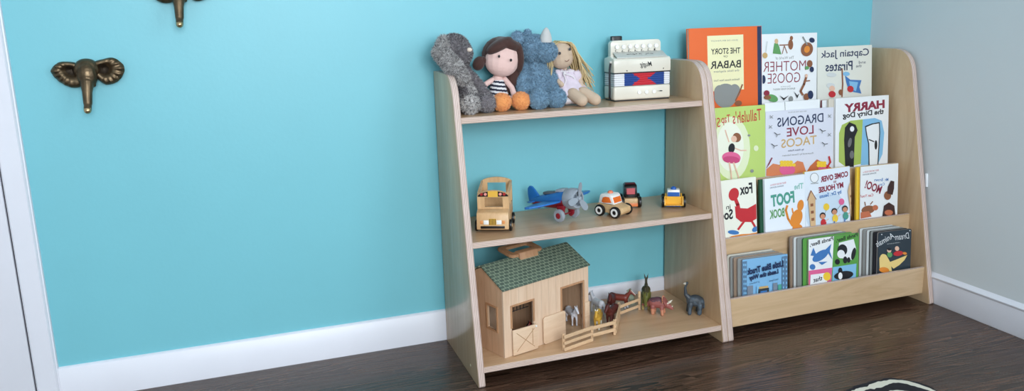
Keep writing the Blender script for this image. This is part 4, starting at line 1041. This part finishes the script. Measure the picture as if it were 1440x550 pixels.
a.ell(1134, 69, 8.5, 10, cbrn, 20); a.ell(1134, 69, 4, 5, cora, 20); a.line([(1134, 62), (1128, 52)], 2, cgry); a.ell(1141, 56, 4, 3.5, cnav, 20); a.ell(1075, 79, 3.5, 4, cgold); a.line([(1076, 74), (1078, 60)], 1.4, clgr)
a.ell(1138, 89, 4, 5, cbrn); a.ell(1141, 97, 3, 4, cnav); a.ell(1134, 95, 3, 2.5, cgrn)
a.line([(1133, 108), (1130, 118), (1125, 128), (1128, 133)], 3, cbrn); a.line([(1130, 114), (1138, 113)], 1.6, cbrn); a.ell(1133, 106, 2, 2.4, cskn); a.ell(1072.5, 112, 3, 6, cnav)
a.ell(1085, 138, 8, 5, cgrn, 20); a.ell(1077, 131, 4, 4, cmar); a.ell(1078, 137, 5, 3, cbrn); a.poly([(1095, 134), (1101, 138), (1108, 134), (1101, 141)], cblk); a.poly([(1115, 128), (1120, 134), (1123, 131), (1120, 138)], cblk); a.ell(1111, 139, 3, 4, cgry); a.ell(1133, 136, 4, 5, cbrn); a.ell(1139, 133, 4, 6, cnav)
book('white picture book with maroon two line title beside the orange book', 'A', 1.0692, .217, .339, .008, cw_, .6, art=a)
a = Art(.232, .293, (1146, 68), (1225, 60), .0024, 0, .232)
a.text('Captain Jack', 1184.5, 76.5, 68, 13, cnav, rot=0, bold=.012); a.text('and', 1209, 86.5, 10, 4, cnav); a.text('the', 1204, 92, 8, 4, cnav); a.text('Pirates', 1176, 93.5, 38, 13, cnav, bold=.012)
a.poly([(1184, 106), (1192, 112), (1208, 112), (1205, 122), (1208, 131), (1190, 128), (1186, 116)], cblu); a.poly([(1190, 114), (1203, 115), (1200, 128), (1192, 124)], clbl); a.ell(1186, 104, 5, 3, clbl)
a.line([(1180, 97), (1181, 118), (1180, 136)], 2, cbrn); a.ell(1192, 125, 4.6, 4.6, cred); a.ell(1164, 121, 6, 3.6, clgr); a.ell(1166, 125, 4, 4, cskn); a.ell(1166, 133, 5, 4.5, cred); a.ell(1178, 130, 3, 4, cbrn); a.ell(1165, 106, 7, 3, clgr)
book('cream picture book with navy title and blue sail, right end of the top pocket', 'A', 1.2875, .226, .290, .008, C_('print_ivory', 226, 226, 216), 0, art=a)

# --- second pocket
k = .18/69
a = Art(.234, .283, (1007, 153), (1076, 147), .00227, .054, .234)
a.ell(1028, 208, 26, 44, C_('print_pale_lime', 226, 234, 196)); a.ell(1026, 206, 19, 34, C_('print_glow_white', 238, 240, 222))
a.text("Tallulah's", 1050, 163, 41, 17, cred, rot=3, bold=.004); a.text('Tap', 1020, 169, 12.5, 14, cred, rot=3, bold=.004); a.text('Shoes', 999, 174, 26, 13, cred, rot=3)
a.line([(1024, 199), (1021, 190), (1019, 183)], 1.6, cskn); a.line([(1030, 207), (1040, 211), (1048, 211)], 1.6, cskn); a.ell(1035, 193, 6, 6.5, cbrn); a.ell(1031, 195, 4, 4.5, cskn); a.ell(1027.5, 208, 4.5, 7, cblk, 10)
a.ell(1027, 221, 13, 8, cpnk, 5); a.ell(1027, 224, 12, 5, C_('print_deep_pink', 200, 70, 120), 5)
a.line([(1024, 228), (1026, 240), (1027, 252)], 2, cskn); a.line([(1030, 228), (1034, 240), (1038, 252)], 2, cskn)
a.ell(1062, 208, 3.5, 4, C_('print_pale_lime', 226, 234, 196)); a.ell(1052, 190, 2, 1.5, cgry); a.ell(1056, 240, 2.4, 2.4, cgry)
book('lime green picture book with red title and pink tutu dancer', 'B', .801, .234, .283, .010, climeg, .3, art=a)
a = Art(.2655, .258, (1076, 159), (1172, 150), .00227, 0, .2655)
a.text('NEW YORK TIMES BESTSELLER', 1120, 158, 26, 1.8, cgry); a.text('DRAGONS', 1124.5, 169.5, 65, 13, cnav, rot=2, bold=.01); a.text('LOVE', 1124, 185, 38, 12.5, cmar, rot=2, bold=.01); a.text('TACOS', 1122.5, 200.5, 50, 12.5, cgold, rot=2, bold=.01)
a.text('by Adam Rubin', 1118, 213, 22, 3.4, cnav); a.text('illustrated by Daniel Salmieri', 1121, 219, 44, 3.2, cgry)
a.poly([(1075, 250), (1077, 240), (1086, 232), (1096, 234), (1104, 250)], cmoun); a.poly([(1100, 250), (1108, 238), (1120, 228), (1128, 230), (1134, 248)], cmoun); a.poly([(1130, 250), (1138, 236), (1148, 226), (1160, 232), (1172, 240), (1172, 250)], C_('print_rust', 196, 106, 66)); a.ell(1106, 241, 11, 8, cpnk); a.ell(1158, 240, 8, 6, cpnk)
for i in range(9): a.ell(1098+(i % 5)*4.2, 234-(i//5)*4, 2.8, 2.4, cyel)
for i in range(6): a.ell(1150+(i % 3)*4.2, 235-(i//3)*4, 2.8, 2.4, cyel)
a.line([(1084, 224), (1080, 232), (1076, 238)], 1.6, cmar); a.line([(1165, 222), (1167, 230), (1162, 238)], 2.4, cred)
for x, y in ((1082, 180), (1165, 163), (1165, 190), (1083, 166)): a.line([(x-2, y-2), (x+2, y+2)], .7, cgry); a.line([(x-2, y+2), (x+2, y-2)], .7, cgry)
for x, y in ((1091, 190), (1155, 184), (1087, 206), (1158, 203)): a.line([(x-4, y-2), (x, y+1), (x+4, y)], .9, cblk); a.line([(x, y+1), (x-1, y+4)], .8, cgry)
book('pale lavender square picture book with three colour title, lying over two white books', 'B', 1.036, .2655, .258, .008, clav, .6, art=a)
a = Art(.22, .286, (1175, 139), (1250, 133), .00227, 0, .22)
a.text('HARRY', 1215.5, 150.5, 57, 12.5, cmar, rot=2, bold=.045); a.text('the Dirty Dog', 1214, 162.5, 58, 10, cblk, rot=1.5, bold=.03)
a.poly([(1180, 232), (1180, 190), (1184, 178), (1196, 172), (1213, 170), (1211, 236), (1190, 240)], C_('print_moss', 168, 190, 92)); a.poly([(1213, 170), (1230, 168), (1240, 172), (1244, 190), (1242, 222), (1236, 236), (1211, 238)], clbl)
a.poly([(1189, 240), (1187, 200), (1188, 182), (1194, 174), (1203, 178), (1206, 186), (1202, 196), (1201, 240)], cblk); a.ell(1198, 184, 3, 4, cw_); a.ell(1195, 204, 2.5, 7, C_('print_mid_grey', 110, 110, 112), 10); a.ell(1198, 222, 3, 6, C_('print_mid_grey', 110, 110, 112))
a.poly([(1222, 240), (1221, 206), (1218, 194), (1216, 180), (1226, 176), (1237, 174), (1238, 190), (1236, 240)], cblk); a.poly([(1223.5, 240), (1222.5, 206), (1219.5, 194), (1217.5, 181.5), (1227, 177.5), (1235.8, 176), (1236.5, 190), (1234.5, 240)], cw_); a.ell(1232, 208, 2, 7, cblk); a.line([(1222, 200), (1229, 203)], 1.6, cblk)
book('white picture book with maroon capitals and a green and blue panel', 'B', 1.309, .22, .284, .007, cw_, .4, art=a)
a = Art(.214, .288, (1077, 146), (1155, 139), .00227, 0, .214); a.line([(1105, 144), (1105.5, 160)], .8, cgry)
book('plain white book showing above the lavender book', 'B', 1.040, .214, .286, .008, cw_, 0, .0095, a)
book('white book with dark back board peeping out left of the maroon titled book', 'B', 1.272, .225, .280, .008, cw_, 0, .019, back=cmar)
book('pale thin book right behind the maroon titled book', 'B', 1.288, .22, .283, .007, C_('print_stone', 214, 206, 192), 0, .0085)

# --- third pocket
a = Art(.155, .238, (1013, 254), (1063, 249), .0023, .0265, .155)
a.text('Fox', 1048.5, 265, 18, 15, cblk, rot=2, bold=.03); a.text('in', 1023, 289, 6, 6, cblk, bold=.01); a.text('Socks', 1015, 300, 28, 14, cblk, rot=0, bold=.03)
a.poly([(1032, 288), (1038, 291), (1050, 292), (1062, 286), (1068, 288), (1067, 306), (1054, 311), (1040, 310), (1033, 304)], cred); a.ell(1031, 272, 7, 9, cred, 20); a.line([(1033, 278), (1036, 286), (1038, 296)], 5, cred); a.line([(1045, 309), (1036, 320)], 3, cred); a.line([(1055, 309), (1060, 318)], 3, cred)
a.ell(1029, 324, 8, 3, cblu, 8); a.ell(1060, 321, 5, 3.4, cblu, -30); a.poly([(1018, 333), (1026, 329), (1040, 327), (1052, 327), (1068, 325), (1069, 336), (1020, 338)], cora)
book('cream book with a red creature in blue socks, left end of the third pocket', 'C', .8015, .155, .238, .009, C_('print_eggshell', 238, 238, 224), -.8, art=a)
def tiny(a, x, y):
    a.text('BRIGHT AND EARLY BOOKS for', x, y, 22, 2.4, cred, rot=2); a.text('BEGINNING BEGINNERS', x-2, y+4, 19, 2, cnav, rot=2)
a = Art(.153, .23, (1074, 252), (1131, 246), .0023, 0, .153)
tiny(a, 1093, 259); a.text('The', 1122, 263, 13, 8, C_('print_mint', 128, 190, 178), bold=.02); a.text('FOOT', 1099, 280, 33, 17, cteal, rot=3, bold=.045); a.text('BOOK', 1090.5, 300, 21, 12.5, cgrn, rot=3, bold=.03)
a.ell(1118, 308, 8, 13, cora, 20); a.ell(1124, 290, 4.5, 8, cora, 10); a.line([(1112, 318), (1106, 308), (1103, 296), (1105, 290)], 3, cora); a.line([(1113, 300), (1112, 294)], 2, cora); a.ell(1119, 321, 7, 5, cora)
book('white book with big teal and green title, against its dark green neighbour', 'C', .987, .153, .229, .008, C_('print_cool_white', 232, 238, 246), -.8, art=a)
book('dark green backed book behind the teal titled book', 'C', .975, .153, .227, .007, cdgr, -.6, .009)
a = Art(.179, .239, (1131, 242), (1195, 235), .00235, 0, .179)
a.ell(1160, 300, 30, 30, cpbl)
a.ell(1144, 250.5, 6, 7, cgry); a.ell(1144, 250.5, 5.2, 6.2, cw_); a.line([(1139, 258.5), (1149, 258)], 1, cgry)
a.text('COME OVER', 1172, 249.5, 39, 8, cmar, rot=4, bold=.04); a.text('to', 1172.5, 256.5, 4, 3.4, cmar, bold=.02); a.text('MY HOUSE', 1167, 264.5, 35, 8, cmar, rot=4, bold=.04); a.text('by Dr. Seuss', 1166, 274.5, 31, 7, cblu, rot=4, bold=.02)
a.ell(1160, 291.5, 4.2, 5, cyel); a.line([(1160, 296), (1157, 302)], .6, cgry); a.ell(1181.5, 285, 4, 4.6, cpnk); a.line([(1181, 289), (1174, 297)], .6, cgry)
for x, y, m_ in ((1154.5, 303.5, cred), (1171, 298, cyel), (1186, 295, cteal)):
    a.ell(x, y, 4.2, 4.6, cblk); a.ell(x, y+1.2, 3.4, 3.6, C_('print_face', 206, 142, 110)); a.ell(x+1, y+10, 4, 5.5, m_); a.line([(x+4, y+8), (x+8, y+5)], 1.2, cskn); a.line([(x, y+14), (x-1, y+19)], 1.4, cblu)
a.poly([(1134, 280), (1138, 268), (1144, 280), (1144, 318), (1137, 320)], ctan); a.rect(1137, 286, 1141, 290, cbrn); a.rect(1137.5, 296, 1141.5, 300, cbrn); a.rect(1138, 306, 1142, 310, cbrn); a.line([(1133, 281), (1138, 268), (1145, 280)], 1, cbrn)
a.poly([(1190, 270), (1193, 257), (1198, 266), (1201, 300), (1202, 308), (1195, 308)], ctan); a.rect(1193, 276, 1197, 279, cbrn); a.rect(1194, 286, 1198, 289, cbrn); a.rect(1195, 296, 1199, 299, cyel)
book('white book with children, balloons and houses in the third pocket', 'C', 1.140, .177, .238, .008, C_('print_sky_white', 226, 234, 244), -1.0, art=a, back=cyel)
a = Art(.156, .234, (1210, 236), (1263, 229), .0023, 0, .156)
tiny(a, 1224, 242); a.text('Mr. Brown', 1239, 254, 20, 4.6, cblu, rot=-4, bold=.01); a.text('Can', 1240, 260.5, 7.5, 4, cblu, bold=.01); a.text('MOO!', 1228, 265, 24, 12, cmar, rot=-22, bold=.03); a.text('Can You?', 1219, 277.5, 18, 4, cred, bold=.01)
a.ell(1221, 298, 9.5, 6, cbrn, -12); a.ell(1231, 295, 4, 4, C_('print_clay', 196, 110, 76)); a.poly([(1204, 312), (1210, 302), (1222, 300), (1226, 308)], C_('print_clay', 196, 110, 76)); a.line([(1217, 292), (1216, 287)], 1.4, cbrn); a.line([(1224, 290), (1227, 286)], 1.4, cbrn)
a.poly([(1241, 308), (1243, 292), (1250, 287), (1258, 292), (1260, 308)], C_('print_espresso', 64, 40, 38)); a.ell(1248, 277, 5, 6.5, cbrn); a.poly([(1247, 274), (1248, 264), (1252, 255), (1257, 256), (1257, 266), (1255, 276)], C_('print_espresso', 64, 40, 38)); a.ell(1250, 302, 6, 4, C_('print_clay', 196, 110, 76))
book('white book with slanting magenta word and brown figures, right end of the third pocket', 'C', 1.361, .156, .233, .007, cw_, .5, art=a, back=cyel)
book('yellow backed book behind the book with the slanting magenta word', 'C', 1.352, .156, .231, .007, cyel, .5, .008)

# --- bottom pocket: board books
a = Art(.167, .184, (1042, 366), (1106, 357), .0023, 0, .167)
a.rect(1042, 366, 1105.5, 420, C_('print_sky', 128, 180, 220)); 
for i, x in enumerate((1042.5, 1097)):
    wd = 6 if i == 0 else 8
    a.rect(x, 369-.14*(x-1042), x+wd, 424, C_('print_building', 92, 124, 156))
    for j in range(7):
        a.rect(x+1, 372-.14*(x-1042)+j*6.4, x+2.6, 375-.14*(x-1042)+j*6.4, clbl); a.rect(x+wd-2.6, 372-.14*(x-1042)+j*6.4, x+wd-1, 375-.14*(x-1042)+j*6.4, clbl)
a.rect(1048, 402, 1056, 420, C_('print_building_grey', 120, 132, 148)); a.rect(1084, 398, 1090, 420, C_('print_building_grey', 120, 132, 148)); a.rect(1061, 402, 1064, 420, clbl); a.rect(1091, 400, 1096, 420, cteal)
a.text('Little Blue Truck', 1073, 376.5, 51, 9, cnav, rot=5, bold=.05); a.text('Leads the Way', 1071, 387, 41, 8.5, cnav, rot=5, bold=.05); a.text('Alice Schertle', 1085, 393.5, 13, 2.4, cnav, rot=4); a.text('Jill McElmurry', 1058, 397.5, 14, 2.4, cnav, rot=4)
a.rect(1064, 403, 1077, 406, cgold); a.rect(1063, 406, 1078, 420, cdks); a.rect(1066, 409, 1075, 413, cblu)
book('sky blue board book with navy lettering and buildings, front of the left stack', 'D', .8615, .166, .183, .006, C_('print_building', 92, 124, 156), .8, art=a, board=True)
for i, (dx, dh, m_) in enumerate(((-.011, .003, cgry), (-.020, .006, C_('print_cardboard', 150, 128, 110)), (-.028, .008, cgry), (-.034, .012, C_('print_pale_stone', 196, 192, 180)))):
    book('grey edged board book, %s in the left stack behind the sky blue one' % ('second', 'third', 'fourth', 'rearmost')[i], 'D', .8615+dx, .166, .183+dh, .006, m_, .4, .0068*(i+1), board=True)
a = Art(.197, .219, (1136, 338), (1208, 326), .0023, 0, .197)
gm = C_('print_leaf', 90, 156, 70)
a.poly([(1136.5, 339), (1172, 333), (1170, 381), (1134.5, 386)], cw_); a.poly([(1173, 333), (1207, 327), (1205, 372), (1171.5, 377)], gm); a.poly([(1134, 383), (1170, 377.5), (1168.5, 405), (1132, 410)], cpnk); a.poly([(1171, 377), (1205, 371), (1204, 400), (1170, 404)], clbl)
a.text('Panda Bear,', 1154.5, 341.5, 33, 6.5, cblk, rot=7, bold=.02); a.text('Panda Bear,', 1190.5, 334.5, 31, 6.5, cblk, rot=7, bold=.02)
a.ell(1153, 361, 13, 6, cblu, -35); a.ell(1142, 377, 4, 4, cblu); a.poly([(1139, 361), (1143, 350), (1148, 362)], cblu); a.poly([(1150, 370), (1163, 369), (1155, 374)], cblu); a.poly([(1160, 352), (1168, 344), (1166, 354), (1170, 366)], cblu)
a.poly([(1179, 342), (1200, 336), (1204, 350), (1198, 366), (1184, 364), (1178, 356)], cw_); a.ell(1184, 352, 7, 8, cblk); a.ell(1182, 358, 5.5, 6, cw_); a.ell(1177, 369, 3.5, 4, cblk); a.ell(1188, 366, 3, 5, cblk); a.ell(1200, 357, 3, 9, cblk, 12); a.ell(1193, 366, 2.5, 4, cblk)
a.poly([(1139, 388), (1163, 384.5), (1162, 404), (1138, 408)], cw_); a.ell(1162, 390, 5.4, 6, cyel); a.text('that', 1149, 394, 13, 6.5, cblk, rot=7, bold=.02)
a.ell(1186, 388, 14, 6, cblk, -10); a.ell(1181, 382, 3, 5, cblk); a.ell(1181, 389, 3, 5, cw_)
book('board book cover in four bright picture tiles, front of the middle stack', 'D', 1.105, .197, .2175, .006, gm, .5, art=a, board=True)
for i, (dx, dh, m_) in enumerate(((-.014, .003, gm), (-.030, .005, cgry), (-.038, .006, clgr), (-.046, .008, C_('print_cardboard', 150, 128, 110)))):
    book('board book, %s in the middle stack behind the tiled cover' % ('green second', 'grey third', 'pale fourth', 'brown edged rearmost')[i], 'D', 1.105+dx, .190, .2175+dh, .006, m_, .2, .0068*(i+1), board=True, edge=(cdgr if i == 0 else None))
a = Art(.137, .205, (1234, 330), (1280, 319), .0023, 0, .137)
for s_, x, y, w2, r_ in (('Dream', 1267, 331.5, 20, -4), ('Animals', 1243, 339, 26, 16)): a.text(s_, x, y, w2, 9, cw_, rot=r_+4, bold=-.005, shear=.3)
a.text('a bedtime journey', 1255, 343, 18, 1.8, clgr)
ccr = C_('print_feather', 236, 206, 130)
a.poly([(1237, 385), (1236, 366), (1240, 360), (1246, 362), (1252, 372), (1254, 384)], ccr); a.ell(1242, 365, 5, 5, ccr); a.poly([(1248, 372), (1260, 366), (1275, 358), (1271, 366), (1264, 374), (1256, 380)], ccr); a.ell(1243, 383, 7, 4, cora); a.ell(1262, 357, 7, 3.6, cred, -15); a.ell(1260, 350, 3, 3.4, cskn); a.ell(1250, 360, 3.6, 4, cgrn); a.ell(1249, 354, 3, 3, cskn); a.ell(1249, 352, 3, 2, cblk); a.ell(1271, 356, 3, 2, cora)
for x, y in ((1238, 332), (1277, 322), (1233, 378)): a.ell(x, y, .8, .8, cw_)
book('slate board book with white script and a golden bird, front of the right stack', 'D', 1.381, .137, .205, .0065, cdks, 1.2, art=a, board=True)
for i, (dx, m_, e_) in enumerate(((-.010, cblk, cblk), (-.018, cgry, cblk), (-.026, clgr, pgrey), (-.034, cgry, pgrey), (-.042, clgr, pgrey))):
    book('board book, %s in the right stack behind the slate cover' % ('black second', 'black edged third', 'pale fourth', 'grey fifth', 'pale rearmost')[i], 'D', 1.381+dx, .137, .207+.002*i, .0062, m_, .9, .0071*(i+1), board=True, edge=e_)

# ---------------------------------------------------------------- wall plate sliver and rug
b = MB(); b.box(-.0065, 0, -.005, .004, -.0225, .0225, mat('white_plate_plastic', (240, 242, 246), .3), .0015)
o = tag(b.build('outlet_cover'), 'slim white plastic strip on the grey wall behind the book rack side', 'outlet cover'); o.location = (XR+.0005, -.286, .405); o.rotation_euler = (R(-4), 0, 0)
rw = mat('rug_ivory_hair', (222, 216, 200), .95, bump=.8, bscale=500); rk = mat('rug_black_hair', (22, 20, 28), .95, bump=.8, bscale=500)
P = [(.845, -.757), (.88, -.745), (.915, -.7345), (.955, -.731), (1.0, -.729), (1.03, -.733), (1.055, -.752), (1.072, -.778), (1.082, -.81), (1.085, -.86), (1.11, -.95), (1.18, -1.06), (1.2, -1.25), (1.1, -1.5), (.8, -1.62), (.5, -1.5), (.36, -1.25), (.42, -1.0), (.56, -.87), (.72, -.80)]
bm2 = bmesh.new(); dense = []
for i in range(len(P)):
    p0, p1, p2, p3 = [Vector(P[(i+q) % len(P)]) for q in (-1, 0, 1, 2)]
    for k_ in range(10):
        u = k_/10; dense.append(.5*((2*p1)+(p2-p0)*u+(2*p0-5*p1+4*p2-p3)*u*u+(3*p1-p0-3*p2+p3)*u**3))
ct = Vector((.86, -1.12)); ins = [0, 0, .012, .034, .062, .075, .098, .13, .15, .18, .21, .24, .27]; rings = []
for j, dd in enumerate(ins):
    rg = []
    for i, q in enumerate(dense):
        d = (ct-q); L = d.length; d = d/L
        jit = noise.noise(Vector((q.x*22, q.y*22, j*3.1)))*.008+noise.noise(Vector((q.x*90, q.y*90, j*7)))*.004
        dj = dd+jit*(1 if j else .5)+(.0 if j < 4 else noise.noise(Vector((q.x*9, q.y*9, j)))*.03)
        p = q+d*min(max(dj, -.003), L*.85); rg.append(bm2.verts.new((p.x, p.y, .0005 if j == 0 else (.0065 if j == 1 else .0075))))
    rings.append(rg)
n = len(dense)
for j in range(len(rings)-1):
    for i in range(n):
        f = bm2.faces.new((rings[j][i], rings[j+1][i], rings[j+1][(i+1) % n], rings[j][(i+1) % n])); f.material_index = 0 if j in (0, 1, 3, 5, 7, 9, 11) else 1
f = bm2.faces.new(rings[-1]); f.material_index = 0
bmesh.ops.recalc_face_normals(bm2, faces=bm2.faces[:])
b = MB(); b.mats = [rk, rw]
me = bpy.data.meshes.new('t'); bm2.to_mesh(me); bm2.free(); b.bm.from_mesh(me)
tag(b.build('zebra_rug'), 'black and ivory zebra striped hide rug on the dark floor', 'rug')
